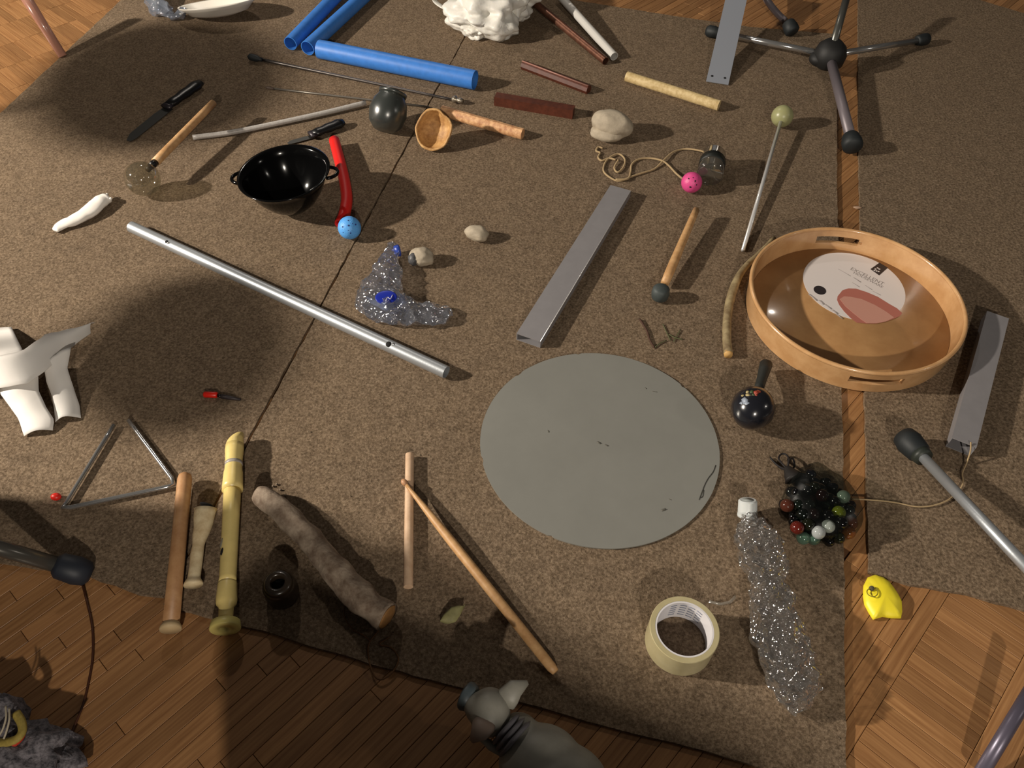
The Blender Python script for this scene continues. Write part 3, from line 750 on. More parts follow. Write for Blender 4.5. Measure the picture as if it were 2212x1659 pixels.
# label (flat print lying in the tray)
lz = .0084; lc, lr = fit([G(x, y, lz) for x, y in ((1728, 608), (1963, 641), (1835, 544), (1871, 697.6))]); lr = .100
rl = thing('paper_label', V((lc.x, lc.y, lz)), 'round white paper label with a black square and pink shape, inside the tray', 'label')
m_lab = mat('label_paper', (.86, .83, .82), .6)
obj('label_disc', prism([(lc.x+lr*math.cos(2*math.pi*k/72), lc.y+lr*math.sin(2*math.pi*k/72)) for k in range(72)], lz, lz+.0006), m_lab, rl, smooth=False)
def lpoly(name, px, m, dz=.0009):
    return obj(name, prism([G(x, y, lz+dz) for x, y in px], lz+.0006, lz+dz), m, rl, smooth=False)
def cr(x, y): return 1720+x/8.508, 540+y/8.508
sq = lpoly('black_square', [cr(*q) for q in ((1365, 350), (1530, 232), (1685, 325), (1525, 465))], mat('label_black', (.17, .15, .16), .5))
el = [cr(435+115*math.cos(t), 738+78*math.sin(t)+.18*115*math.cos(t)) for t in [2*math.pi*k/28 for k in range(28)]]
lpoly('black_dot', el, mat('label_black', (.17, .15, .16), .5))
inner = [(760, 850), (850, 740), (960, 705), (1100, 710), (1300, 775), (1500, 860), (1700, 985), (1850, 1070), (1950, 1160), (1900, 1215), (1800, 1260), (1650, 1315), (1480, 1350), (1300, 1352), (1110, 1332), (1000, 1250), (880, 1130), (790, 1010), (750, 920)]
lpoly('pink_bowl_outer', [cr(*q) for q in inner], mat('label_pink_dark', (.68, .42, .37), .5), .0008)
inner2 = [(800, 900), (880, 850), (1000, 860), (1200, 900), (1450, 1010), (1650, 1130), (1800, 1240), (1650, 1312), (1480, 1345), (1300, 1345), (1200, 1280), (1050, 1160), (900, 1030)]
lpoly('pink_bowl_inner', [cr(*q) for q in inner2], mat('label_pink', (.76, .56, .50), .5), .0011)
def text(body, p0, p1, size, m, parent, name, z=lz+.0008, sx=1.0):
    cu = D.curves.new(name, 'FONT'); cu.body = body; cu.size = 1.0; cu.extrude = 0; cu.resolution_u = 2
    to = D.objects.new(name+'_c', cu); C.objects.link(to); bpy.context.view_layer.update()
    me = D.meshes.new_from_object(to.evaluated_get(bpy.context.evaluated_depsgraph_get()))
    D.objects.remove(to); D.curves.remove(cu)
    a, b = G(*p0, z), G(*p1, z); d = (b-a); wdt = max(v_.co.x for v_ in me.vertices) or 1; d1 = d.normalized(); pr_ = V((-d1.y, d1.x, 0))
    off = OFF[parent.name]
    for v_ in me.vertices:
        v_.co = a + d1*(v_.co.x/wdt*d.length) + pr_*v_.co.y*size + V((0, 0, 0)) - off
    me.materials.append(m); o = D.objects.new(name, me); C.objects.link(o); o.parent = parent; OFF[o.name] = off; return o
m_prt = mat('label_print', (.58, .55, .54), .6)
text('EXCELLENT', cr(985, 355), cr(1590, 650), .014, m_prt, rl, 'lettering')
text('HOUSEWARE', cr(1040, 425), cr(1580, 700), .010, m_prt, rl, 'lettering')
for g in [sweep([G(*cr(*p_), lz+.0008), G(*cr(*q_), lz+.0008)], wd_, 4) for p_, q_, wd_ in (((770, 350), (1000, 480), .0005), ((1050, 510), (1180, 590), .0010), ((1030, 600), (1160, 680), .0006), ((1260, 650), (1390, 730), .0006), ((1390, 750), (1550, 830), .0005), ((230, 810), (380, 930), .0016), ((430, 930), (500, 1000), .0018), ((520, 1000), (640, 1080), .0014), ((650, 1100), (760, 1170), .0016), ((740, 1180), (850, 1260), .0012))]: obj('print_line', g, m_prt, rl)
obj('square_emblem', join(*[ball(G(*cr(x, y), lz+.0012), (.0025, .0020, .0003), 1) for x, y in ((1460, 350), (1500, 330), (1480, 385), (1530, 350), (1520, 395), (1440, 375))]), m_lab, sq)

# ---- maraca
rt = thing('maraca', G(1625, 905), 'black painted maraca with coloured decoration, left of the tray near its handle', 'maraca')
mc = G(1627, 880, .038); hd_ = (G(1655, 788, .028) - mc).normalized()
m_mar = mat('maraca_lacquer', (.10, .105, .13), .22, coat=.5)
obj('rattle_head', lathe(mc - hd_*.042, mc + hd_*.042, [(0, .002), (.04, .014), (.15, .026), (.35, .0355), (.55, .0365), (.75, .030), (.9, .020), (1, .009)], 40), m_mar, rt)
obj('handle', sweep(straight(mc + hd_*.038, G(1655, 787, .022), 5), [.009, .0085, .009, .0105, .0115], 14), mat('maraca_handle', (.14, .15, .14), .6), rt)
for col, lst in (((.62, .26, .20), [(-.12, .70, .006), (-.05, .78, .005), (-.10, .6, .004)]), ((.72, .66, .48), [(-.42, .42, .006), (-.62, .3, .005), (-.25, .40, .005), (-.5, .58, .004)]), ((.60, .64, .70), [(-.45, .15, .008), (-.32, .02, .008), (-.52, -.05, .006), (.1, .35, .003), (.25, .15, .003), (.0, .12, .003)]), ((.25, .32, .20), [(-.32, .66, .005), (-.2, .55, .004)])):
    dots(mc, .0362, lst, mat('paint_%d' % int(col[0]*100), col, .35), rt, 'flower_and_sheen')  # the grey dots include a highlight patch painted on the lacquer

# ---- glass cup, twine and pink ball
m_glassc = film_mat('clear_cup', (.60, .60, .57), .30, .12, (.30, .28, .24), .06, 25, .0005)
rt = thing('glass_cup', G(1555, 385), 'small clear glass cup lying on its side behind the pink ball', 'cup')
ca, cb_ = G(1546, 320, .030), G(1530, 392, .030)
dn = (cb_-ca).normalized(); ctr = (ca+cb_)/2
obj('cup_wall', pipe(straight(ctr - dn*.040, ctr + dn*.040, 3), [.026, .028, .030], [.0245, .0265, .0285], 36), m_glassc, rt)
obj('cup_base', lathe(ctr + dn*.036, ctr + dn*.043, [(0, .027), (.5, .029), (1, .026)], 36), m_glassc, rt)
obj('dark_band', pipe(straight(ctr - dn*.012, ctr + dn*.012, 2), .0297, .0290, 36), mat('dark_tape', (.09, .10, .09), .5), rt)
rt = thing('string_with_ball', G(1430, 360), 'tangled light string ending in a bright pink golf ball', 'string')
obj('string', sweep(curve_pts([(1532, 333, .03), (1510, 325, .012), (1480, 322, .003), (1455, 328, .004), (1435, 345, .006), (1415, 364, .003), (1390, 373, .003), (1362, 382, .003), (1340, 391, .003), (1322, 386, .003), (1304, 370, .003), (1308, 350, .003), (1322, 337, .004), (1338, 333, .004), (1350, 345, .004), (1346, 362, .004), (1334, 372, .004), (1327, 362, .004), (1336, 345, .006)], n=7), .0023, 8), m_string, rt)
obj('string', sweep(curve_pts([(1474, 386, .018), (1460, 374, .008), (1445, 358, .004), (1430, 347, .007), (1405, 342, .003), (1380, 344, .003), (1365, 355, .003), (1362, 372, .003), (1356, 386, .006), (1330, 388, .006)], n=7), .0024, 8), m_string, rt)
obj('string', sweep(curve_pts([(1330, 345, .006), (1315, 342, .004), (1300, 347, .003), (1292, 340, .003), (1296, 330, .003), (1288, 326, .003), (1292, 318, .003), (1302, 320, .003)], n=6), .0024, 8), m_string, rt)
bc = G(1494, 394, .0235); pb = obj('golf_ball', ball(bc, .0232, 4), m_pink, rt)
dots(bc, .0232, [(-.35, .3, .0022), (.3, .2, .0022), (.05, .45, .0018), (-.02, -.45, .003), (.5, -.15, .002), (.3, .1, .0015)], m_ink, pb, 'star_marks')

# ---- bag of marbles
rt = thing('marble_net', G(1765, 1120), 'dark net bag full of glossy marbles tied with black cord, right of the clear bottle', 'bag')
rr = random.Random(21)
def inpoly(x, y, poly):
    c_ = False
    for i in range(len(poly)):
        a, b = poly[i], poly[(i+1) % len(poly)]
        if (a[1] > y) != (b[1] > y) and x < (b[0]-a[0])*(y-a[1])/(b[1]-a[1])+a[0]: c_ = not c_
    return c_
outl = [(1712, 1040), (1735, 1028), (1757, 1022), (1785, 1042), (1815, 1060), (1835, 1085), (1846, 1115), (1848, 1140), (1830, 1165), (1790, 1174), (1745, 1170), (1722, 1150), (1705, 1115), (1692, 1085)]
mcols = [(.03, .035, .05), (.02, .02, .025), (.04, .07, .05), (.03, .05, .04), (.10, .03, .03), (.03, .04, .09), (.07, .08, .04)]
spec_m = {(1768, 1150): (.62, .64, .64), (1789, 1137): (.55, .58, .56), (1812, 1107): (.42, .46, .12), (1822, 1073): (.45, .52, .46), (1722, 1140): (.33, .10, .07), (1735, 1162): (.30, .40, .34), (1838, 1130): (.40, .22, .14), (1700, 1092): (.28, .14, .10), (1757, 1163): (.24, .33, .28), (1833, 1150): (.45, .26, .12)}
placed = []
for (x, y), c_ in spec_m.items(): placed.append((G(x, y, .018 if y > 1155 or x > 1830 else .033), .0105, c_))
tries = 0
while tries < 30000 and len(placed) < 210:
    tries += 1; x, y = rr.uniform(1690, 1850), rr.uniform(1020, 1175)
    if not inpoly(x, y, outl): continue
    hgt = rr.choice((.009, .009, .022, .034)); d_ = min(math.hypot(x-q[0], y-q[1]) for q in outl)
    if hgt > .02 and d_ < 16: continue
    if hgt > .03 and d_ < 24: continue
    p = G(x, y, hgt); r_ = rr.uniform(.0085, .0105)
    if any((p-q[0]).length < (r_+q[1])*.84 for q in placed): continue
    placed.append((p, r_, rr.choice(mcols)))
for p, r_, c_ in placed:
    key = 'marble_%d_%d_%d' % tuple(int(x*100) for x in c_)
    obj('marble', ball(p, r_, 3), mat(key, c_, .08, spec=.8), rt)
# dark net film wrapped round
m_net = film_mat('dark_net', (.66, .68, .66), .03, .08, (.015, .02, .018), .3, 60, .0005)
q = [G(x, y, 0) for x, y in outl]; cen = sum(q, V())/len(q); vs = []
rows = [(1.04, .001), (1.10, .012), (1.05, .028), (.85, .042), (.5, .048), (.12, .05)]
nq = len(q)*3; ring = []
for i in range(len(q)):
    for k in range(3): ring.append(q[i].lerp(q[(i+1) % len(q)], k/3))
for s, z_ in rows:
    for i, p in enumerate(ring):
        e = cen + (p-cen)*s*(1+.03*mn.noise(p*60)); vs.append(V((e.x, e.y, z_)))
fs = [(i*nq+k, i*nq+(k+1) % nq, (i+1)*nq+(k+1) % nq, (i+1)*nq+k) for i in range(len(rows)-1) for k in range(nq)] + [tuple((len(rows)-1)*nq+k for k in range(nq))]
obj('net_cover', (vs, fs), m_net, rt)
obj('gathered_neck', crumple([G(1716, 1034, .02), G(1706, 1020, .02), G(1700, 1010, .018)], [.018, .010, .006], [(1, .8)]*3, 14, .002, 90, 4, 14), mat('dark_net_cloth', (.09, .075, .07), .6), rt)
m_cord = mat('black_cord', (.08, .06, .065), .7)
for px in ([(1700, 1012, .018), (1690, 1002, .016), (1682, 990, .01), (1688, 981, .008), (1698, 982, .01), (1704, 992, .014), (1702, 1008, .018)], [(1702, 1012, .018), (1704, 996, .02), (1712, 990, .016), (1716, 1004, .012), (1712, 1016, .01)], [(1698, 1014, .016), (1684, 1008, .008), (1672, 998, .004), (1664, 988, .003)], [(1699, 1016, .015), (1688, 1012, .008), (1676, 1002, .003)]):
    obj('cord', sweep(curve_pts(px, n=6), .0016, 7), m_cord, rt)

# ---- thin twine from the marble net to the steel section
o = obj('twine', sweep(curve_pts([(1838, 1078, .003), (1880, 1080, .003), (1930, 1085, .003), (1985, 1095, .003), (2030, 1088, .003), (2062, 1070, .003), (2080, 1045, .004), (2079, 1022, .004), (2088, 1000, .006), (2096, 975, .020), (2097, 955, .030)], n=6), .0013, 7), m_string)
top(o, 'thin tan twine curving from the marble net to the steel box section at the right', 'twine')

# ---- crushed clear bottle (right)
m_film2 = film_mat('crumpled_clear_film', (.97, .965, .96), .55, .05, (.72, .70, .68), .07, 110, .006)
rt = thing('plastic_bottle', G(1680, 1300), 'long crumpled clear plastic bottle with a white cap, at the lower right', 'bottle')
obj('bottle_body', crumple([G(1617, 1110, .022), G(1622, 1130, .024), G(1634, 1165, .028), G(1650, 1205, .028), G(1660, 1250, .024), G(1668, 1310, .026), G(1684, 1380, .026), G(1703, 1440, .026), G(1722, 1490, .024), G(1736, 1520, .014)],
    [.011, .015, .032, .034, .024, .031, .035, .034, .031, .022], [(1, .85)] + [(1, .8)]*8 + [(1, .6)], seg=34, amp=.012, ns=70, seed=6, n=130), m_film2, rt, smooth=False)
capd = (G(1617, 1120, .022)-G(1612, 1078, .030)).normalized(); c0 = G(1615, 1094, .026)
capd = V((.04, -.50, -.62)).normalized()
o = obj('cap', lathe(c0 - capd*.011, c0 + capd*.011, [(0, .0085), (0, .0125), (.1, .0145), (1, .0150), (1, .012)], 28), mat('white_cap', (.80, .82, .82), .35, sub=.2), rt); autosm(o)
obj('cap_recess', lathe(c0 - capd*.0115, c0 - capd*.0112, [(0, .0085), (1, .0085)], 24), mat('cap_grey', (.60, .62, .61), .4), rt)
obj('neck_ring', lathe(c0 + capd*.012, c0 + capd*.016, [(0, .0155), (1, .0155)], 28), mat('white_cap', (.80, .82, .82)), rt)

# ---- packing tape roll
tcn, tr_ = fit([G(x, y, .048) for x, y in ((1401.8, 1342), (1407, 1319.7), (1425.7, 1301), (1462.8, 1288.5), (1502.6, 1293), (1529, 1309), (1546, 1334), (1553, 1368.8), (1549, 1390))])
tr_ = .0480
rt = thing('tape_roll', V((tcn.x, tcn.y, 0)), 'roll of pale yellow packing tape on a white printed core', 'tape')
m_tape = mat('amber_tape', (.74, .70, .56), .22, col2=(.69, .65, .50), vs=16, sub=.25)
b0, b1 = V((tcn.x, tcn.y, .0005)), V((tcn.x, tcn.y, .048))
o = obj('tape_winding', lathe(b0, b1, [(0, .0405), (0, tr_-.0008), (.02, tr_), (.98, tr_), (1, tr_-.0008), (1, .0405)], 80, True), m_tape, rt); autosm(o)
o = obj('cardboard_core', lathe(b0, b1, [(.01, .0380), (.01, .0403), (.995, .0403), (.995, .0380)], 80, True), mat('white_core', (.84, .83, .84), .6), rt); autosm(o)
gs = []
for j, zz in enumerate((.012, .019, .026, .033, .040)):
    for a_ in (40, 58, 76, 97):
        p_ = [V((tcn.x + .0377*math.cos(math.radians(a_+t)), tcn.y + .0377*math.sin(math.radians(a_+t)), zz)) for t in (0, 5, 10, 14)]
        gs.append(sweep(p_, .0006, 5))
obj('core_print', join(*gs), mat('core_ink', (.45, .48, .55), .6), rt)

# ---- yellow rubber piece
rt = thing('balloon', G(1905, 1300, FZ), 'bright yellow cut balloon piece with a rolled ring, on the bare parquet', 'balloon')
ol = [(1862, 1290), (1863, 1268), (1872, 1250), (1888, 1244), (1905, 1249), (1918, 1258), (1928, 1272), (1938, 1288), (1946, 1304), (1947, 1324), (1944, 1338), (1925, 1338), (1905, 1335), (1884, 1341), (1874, 1325), (1865, 1308)]
q = [G(x, y, FZ) for x, y in ol]; cen = sum(q, V())/len(q); ring = []
for i in range(len(q)):
    for k in range(3): ring.append(q[i].lerp(q[(i+1) % len(q)], k/3))
vs = []; rows = [(.97, .0005), (1.0, .004), (.93, .008), (.75, .012), (.45, .015), (.05, .016)]
for s, z_ in rows:
    for p in ring:
        e = cen + (p-cen)*s; vs.append(V((e.x, e.y, FZ + z_ + .002*mn.noise(e*40)*(s < .98))))
nq = len(ring); fs = [(i*nq+k, i*nq+(k+1) % nq, (i+1)*nq+(k+1) % nq, (i+1)*nq+k) for i in range(5) for k in range(nq)] + [tuple(5*nq+k for k in range(nq)), tuple(range(nq))[::-1]]
obj('rubber_sheet', (vs, fs), m_yballoon, rt)
obj('rolled_ring', sweep(curve_pts([(1882, 1270, .010), (1893, 1272, .011), (1896, 1282, .012), (1888, 1289, .012), (1876, 1285, .011), (1873, 1276, .010)], n=5, closed=True), .0008, 7), mat('yellow_dark', (.55, .50, .12), .5), rt)
obj('hole', lathe(G(1883, 1271, .0105), G(1883, 1271, .0110), [(0, .004), (1, .004)], 12), mat('grey_hole', (.30, .28, .20), .7), rt)

# ---- leaf
rt = thing('dry_leaf', G(980, 1325), 'small curled pale green dry leaf lying between the log and the drumstick', 'leaf')
obj('leaf_blade', loft(E((950, 1342, .006), (958, 1328, .009), (975, 1312, .012), (992, 1308, .012), (1002, 1310, .009)), E((952, 1345, .003), (968, 1348, .004), (984, 1344, .005), (995, 1328, .006), (1003, 1312, .006)), 14, 6, .003, nz=.004), m_leaf, rt)
obj('leaf_stem', sweep(curve_pts([(1000, 1312, .009), (1004, 1306, .012)], n=3), .001, 6), m_leaf, rt)

# ---- driftwood log
rt = thing('driftwood_log', G(700, 1200), 'thick weathered driftwood log with peeling bark and a cut end', 'log')
pts = curve_pts([(560, 1066, .017), (600, 1098, .021), (660, 1155, .023), (710, 1215, .024), (760, 1270, .024), (800, 1308, .024), (836, 1332, .024)], n=6); n = len(pts)
m_drift = mat('driftwood_bark', (.62, .56, .49), .85, col2=(.40, .33, .27), vs=38, bump=.8, bs=110)
obj('log_body', sweep(pts, [.0145 if i == 0 else lerp(.0165, .0215, min(1, i/(n*.7))) for i in range(n)], 26, jit=lambda i, k, p: mn.noise_vector(p*38)*.0045 + mn.noise_vector(p*140)*.0012), m_drift, rt)
e0 = pts[-1]; dd_ = (pts[-1]-pts[-3]).normalized()
obj('cut_end', ball(e0 + dd_*.001, (.0185, .0185, .003), 3, rot=dd_.to_track_quat('Z', 'Y').to_matrix(), nz=.1), mat('cut_wood', (.56, .40, .22), .7, var=.3, vs=70), rt)
for i, (x, y) in enumerate(((598, 1046), (606, 1058), (616, 1070), (590, 1050))):
    obj('bark_chip', ball(G(x, y, .002), (.0025, .0018, .0015), 1, nz=.4, seed=i), m_drift, rt)
o = obj('string_loop', sweep(curve_pts([(828, 1350, .010), (818, 1362, .003), (797, 1390, .001), (796, 1420, 0), (806, 1455, 0), (822, 1468, 0), (845, 1455, 0), (860, 1430, 0), (856, 1412, 0), (843, 1398, .001), (820, 1392, .002), (842, 1376, .002)], n=6), .0012, 7), mat('brown_string', (.42, .29, .17), .8))
top(o, 'looped brown string trailing from the near end of the driftwood log', 'string')
o = obj('string_loop', sweep(curve_pts([(745, 1305, .002), (743, 1325, .002), (750, 1345, .002), (765, 1362, .002), (785, 1372, .002), (800, 1385, .002)], n=6), .0009, 7), mat('brown_string', (.42, .29, .17), .8))
top(o, 'short dark string curving left of the near end of the driftwood log', 'string')

# ---- small dark turned pot
rt = thing('small_pot', G(606, 1275), 'small dark turned pot with a narrow mouth, left of the driftwood log', 'pot')
pc = G(604, 1268, .03); pd = V((.02, -.05, 1)).normalized(); prf = [(0, .018), (.05, .023), (.3, .0245), (.55, .022), (.70, .0235), (.78, .0215), (.84, .0190), (.90, .0205), (.96, .018), (1, .0145), (1, .0105), (.9, .0100), (.5, .0100)]
obj('pot_body', lathe(pc - pd*.030, pc + pd*.018, prf, 40), mat('dark_turned_wood', (.17, .135, .10), .28, coat=.3), rt)
obj('pot_mouth', lathe(pc + pd*.004, pc + pd*.006, [(0, .0102), (1, .0102)], 24), m_hole, rt)

# ---- drumsticks
rt = thing('drumstick', G(1040, 1250), 'long tan wooden drumstick with its tip resting on the pale stick', 'drumstick')
a, b = G(872, 1040, .018), G(1200, 1452, .0075)
d = (b-a); L_ = d.length
obj('stick_shaft', lathe(a, b, [(.022, .0028), (.05, .0032), (.12, .0045), (.22, .0062), (.35, .0073), (.9, .0075), (.98, .0072), (1, .005)], 20), m_oak, rt)
obj('tip', lathe(a, b, [(-.012, .001), (-.008, .0035), (.002, .0052), (.012, .0048), (.022, .0028)], 16), mat('tip_wood', (.72, .54, .40), .5), rt)
rod('wood_dowel', G(885, 982, .0075), G(882, 1268, .0075), .0072, mat('pink_beech', (.84, .72, .60), .5, col2=(.76, .63, .51), vs=50), 'short pale straight wooden dowel lying under the drumstick tip', 'stick')

# ---- recorder
rt = thing('recorder', G(497, 1150), 'cream-yellow plastic recorder flute lying at the lower left', 'recorder')
a, b = G(507, 962, .017), G(487, 1345, .017)
o = obj('head_joint', lathe(a, a.lerp(b, .285), [(0, .0145), (.1, .0150), (.35, .0135), (.45, .0135), (.58, .0140), (.62, .0150), (.9, .0160), (1, .0162)], 28), m_yel, rt)
d = (b-a).normalized(); sdv = V((d.y, -d.x, 0))
# slanted beak
bk = a; nrm = V((-d.y, d.x, 0)); vs = []
for (t, fac) in ((0, 1), (.5, 1), (1, 1)):
    for k in range(20):
        an = 2*math.pi*k/20; off = (nrm*math.cos(an) + V((0, 0, 1))*math.sin(an))*.0145
        s = off.dot(nrm)/.0145; ext = .004 + .016*(1 + (-s if nrm.x > 0 else s)*-1)*.9 if False else .003 + .020*(.5 - .5*(s if nrm.x < 0 else -s))
        ext = .002 + .021*(.5 + .5*(off.x/.0145)); vs.append(bk + off*(1-.06*t) - d*ext*t)
fs = [(i*20+k, i*20+(k+1) % 20, (i+1)*20+(k+1) % 20, (i+1)*20+k) for i in range(2) for k in range(20)] + [tuple(range(40, 60))]
obj('beak', (vs, fs), m_yel, rt)
obj('head_band', lathe(a.lerp(b, .115), a.lerp(b, .135), [(0, .0140), (1, .0139)], 28), mat('grey_band', (.66, .63, .60), .4), rt)
obj('body_joint', lathe(a.lerp(b, .285), a.lerp(b, .80), [(0, .0132), (.3, .0128), (.7, .0124), (.95, .0122), (1, .0128)], 28), m_yel, rt)
obj('foot_joint', lathe(a.lerp(b, .80), b, [(0, .0128), (.05, .0138), (.45, .0150), (.55, .0140), (.62, .0105), (.85, .0100), (.95, .0115)], 28), m_yel, rt)
obj('bell', lathe(b - d*.004, b + d*.010, [(0, .011), (.2, .0200), (.9, .0215), (1, .0205), (1, .008), (.6, .007)], 32), mat('yellow_bell', (.86, .80, .48), .4), rt)
obj('finger_hole', ball(a.lerp(b, .648) + V((-.0075, -.002, .0095)), (.002, .0065, .003), 2), m_hole, rt)
obj('worn_spot', ball(a.lerp(b, .60) + V((-.0092, 0, .0076)), (.002, .010, .003), 2, nz=.3), mat('worn_grey', (.48, .46, .40), .5), rt)

# ---- clave stick and bone flute
rt = thing('clave_stick', G(385, 1190), 'thick orange-brown wooden stick with a pale worn foot, left of the small bone', 'stick')
a, b = G(400, 1024, .018), G(369, 1352, .014)
obj('stick_shaft', lathe(a, b, [(0, .006), (.012, .0098), (.04, .0112), (.5, .0112), (1, .0115)], 24), mat('orange_beech', (.74, .57, .40), .5, col2=(.66, .48, .32), vs=45), rt)
d = (b-a).normalized(); obj('worn_foot', lathe(b - d*.004, b + d*.006, [(0, .0118), (.6, .0150), (1, .0145)], 20), mat('worn_foot', (.76, .66, .50), .6), rt)
rt = thing('bone_flute', G(435, 1180), 'short hollow bone between the orange-brown stick and the yellow recorder', 'bone')
pts = curve_pts([(444, 1100, .020), (437, 1140, .016), (428, 1180, .013), (422, 1225, .012), (419, 1248, .012), (418, 1264, .012)], n=5); n = len(pts)
obj('bone_shaft', sweep(pts, [lerp(.0175, .0095, min(1, i/(n*.38))) if i < n*.78 else lerp(.0095, .0138, min(1, (i-n*.78)/(n*.12))) for i in range(n)], 18, flat=[(1, .8)]*n, jit=lambda i, k, p: mn.noise_vector(p*60)*.0012), m_bone, rt)
obj('marrow_opening', ball(G(447, 1092, .0215), (.0125, .003, .008), 2, rot=RZ(-.25)), m_hole, rt)

# ---- triangle and red-tipped things
rt = thing('triangle_instrument', G(260, 1030), 'chrome steel triangle instrument open at its far corner, at the left', 'triangle')
tri = curve_pts([(243, 921, .006), (200, 988, .006), (155, 1060, .006)], n=4)
P1 = [G(246, 918, .006), G(146, 1082, .006), G(136, 1096, .006), G(152, 1096, .006), G(360, 1052, .006), G(375, 1047, .006), G(372, 1034, .006), G(278, 908, .006)]
pth = straight(P1[0], P1[1], 6) + [P1[2]] + straight(P1[3], P1[4], 6) + [P1[5]] + straight(P1[6], P1[7], 6)
obj('steel_bar', sweep(pth, .0036, 12), m_chrome, rt)
o = obj('plastic_tip', ball(G(121, 1073, .006), (.0085, .0065, .006), 2), mat('red_plastic', (.85, .13, .07), .4)); top(o, 'tiny round red plastic tip beside the near-left corner of the triangle', 'plastic tip')
rt = thing('striker', G(490, 858), 'thin dark striker with a small bright red end, above the yellow recorder', 'striker')
a, b = G(440, 852, .005), G(470, 853, .005)
obj('red_grip', lathe(a, b, [(0, .004), (.08, .0055), (.92, .0055), (1, .004)], 16), mat('red_plastic', (.85, .13, .07)), rt)
obj('dark_shaft', sweep([G(470, 854, .005), G(478, 856, .005)], .0032, 10), m_black, rt)
obj('dark_shaft', sweep(straight(G(478, 856, .004), G(520, 863, .003), 3), [.0042, .0036, .002], 10), mat('dark_shaft', (.20, .17, .18), .5), rt)

# ---- microphone stands
def foot(c, d, r, L, parent, m=m_rubber):
    return obj('rubber_foot', lathe(c - d*L*.2, c + d*L*.8, [(0, r*.7), (.1, r*.85), (.5, r), (.85, r), (1, r*.7)], 20), m, parent)
rt = thing('microphone_stand', G(1797, 130), 'microphone stand base with black hub and chrome legs, at the top right', 'stand')
hub = G(1795, 112, .055)
obj('hub', join(lathe(hub - V((0, 0, .04)), hub + V((0, 0, .03)), [(0, .028), (.15, .040), (.5, .043), (.8, .036), (1, .020)], 32), ball(hub + V((-.022, .0, -.02)), (.030, .026, .02), 3)), mat('hub_plastic', (.09, .09, .09), .6), rt)
for e, rl_ in (((1985, 87, .019), .0085), ((1552, 71, .019), .0085), ((1838, 299, .026), .0125)):
    q = G(*e); d = (q-hub); d.z = 0; d.normalize()
    s_ = hub + d*.030 + V((0, 0, -.012)); obj('leg', sweep([s_, q], rl_, 14), m_chrome if e[0] != 1838 else mat('grey_leg', (.46, .43, .45), .45, .3), rt)
    foot(q, (q-s_).normalized(), rl_*1.9, .045, rt)
obj('post', sweep([hub + V((0, 0, .02)), G(1836, -30, .14)], .010, 14), mat('grey_post', (.42, .42, .40), .3, .7), rt)
rt = thing('bent_stand', G(1690, 40, FZ), 'bent grey stand leg with black rubber foot on parquet at the top', 'stand')  # stand of unknown kind, only its bent leg and foot are built
obj('leg', sweep(curve_pts([(1640, -30, .05), (1660, 5, .035), (1678, 28, .02), (1696, 46, .012)], n=5), .010, 12), mat('grey_leg', (.46, .43, .45)), rt)
q = G(1704, 52, .027); foot(q, V((.3, -.6, -.35)).normalized(), .021, .038, rt)
rt = thing('microphone_stand', G(2080, 1090), 'chrome stand leg with a black rubber foot, reaching in from the right edge', 'stand')
a, b = G(1985, 978, .030), G(2330, 1345, .10)
d = (a-b).normalized(); obj('leg', sweep([a, b], .0085, 18), m_alu, rt)
c_ = G(1992, 985, .028)
obj('rubber_foot', lathe(c_ + d*.0, c_ + d*.055, [(0, .012), (.15, .019), (.6, .022), (.9, .019), (1, .010)], 22), m_rubber, rt)
obj('clamp_ring', lathe(c_ - d*.006, c_ + d*.006, [(0, .015), (1, .017)], 18), mat('dark_green_rubber', (.16, .18, .16), .5), rt)
rt = thing('microphone_stand', G(80, 1200), 'dark chrome stand leg with a black rubber foot, reaching in from the left edge', 'stand')
a, b = G(130, 1222, .022), G(-190, 1130, .12)
d = (a-b).normalized(); obj('leg', sweep([a, b], .0115, 18), mat('dark_chrome', (.36, .35, .33), .25, .5), rt)
c_ = G(118, 1219, .024); obj('rubber_foot', lathe(c_, c_ + d*.052, [(0, .013), (.12, .019), (.6, .021), (.9, .018), (1, .010)], 22), mat('blue_black_rubber', (.13, .15, .19), .55), rt)
o = obj('stand_tube', sweep([G(2118, 1672, .012), G(2240, 1470, .05)], .009, 16), mat('grey_tube', (.38, .36, .42), .35, .4))
top(o, 'grey tube crossing the bottom right corner over the parquet', 'tube')
o = obj('chair_leg', sweep([G(136, 122, .0), G(34, -40, .16)], [.0115, .0150], 16), mat('copper_lacquer', (.80, .58, .50), .25, coat=.8))
top(o, 'pink-brown lacquered chair leg standing at the carpet edge in the top left corner', 'chair leg')

# ---- cable and net bag at the bottom left
o = obj('cable', sweep(curve_pts([(178, 1262, FZ+.003), (188, 1300, FZ+.002), (198, 1345, FZ+.002), (201, 1385, FZ+.002), (199, 1430, FZ+.002), (191, 1475, FZ+.002), (180, 1520, FZ+.002), (160, 1570, FZ+.002), (140, 1612, FZ+.002), (120, 1650, FZ+.002)], n=6), .0017, 8), m_brass)
top(o, 'thin dark brown cable curving over the parquet at the lower left', 'cable')
rt = thing('net_bag', G(30, 1630, FZ), 'grey mesh bag with a yellow and red rim and loose white cords, bottom left corner', 'bag')
m_mesh = mat('grey_mesh', (.50, .48, .50), .8, col2=(.20, .19, .21), vs=130, bump=1.0, bs=200)
obj('mesh_heap', join(ball(G(30, 1640, .015), (.075, .045, .04), 4, nz=.4, ns=2.5, seed=3, flat0=FZ+.001), ball(G(90, 1655, .008), (.035, .03, .025), 4, nz=.4, ns=2.5, seed=6, flat0=FZ+.001), ball(G(-10, 1550, .02), (.04, .03, .03), 3, nz=.3, seed=8, flat0=FZ+.001)), m_mesh, rt)
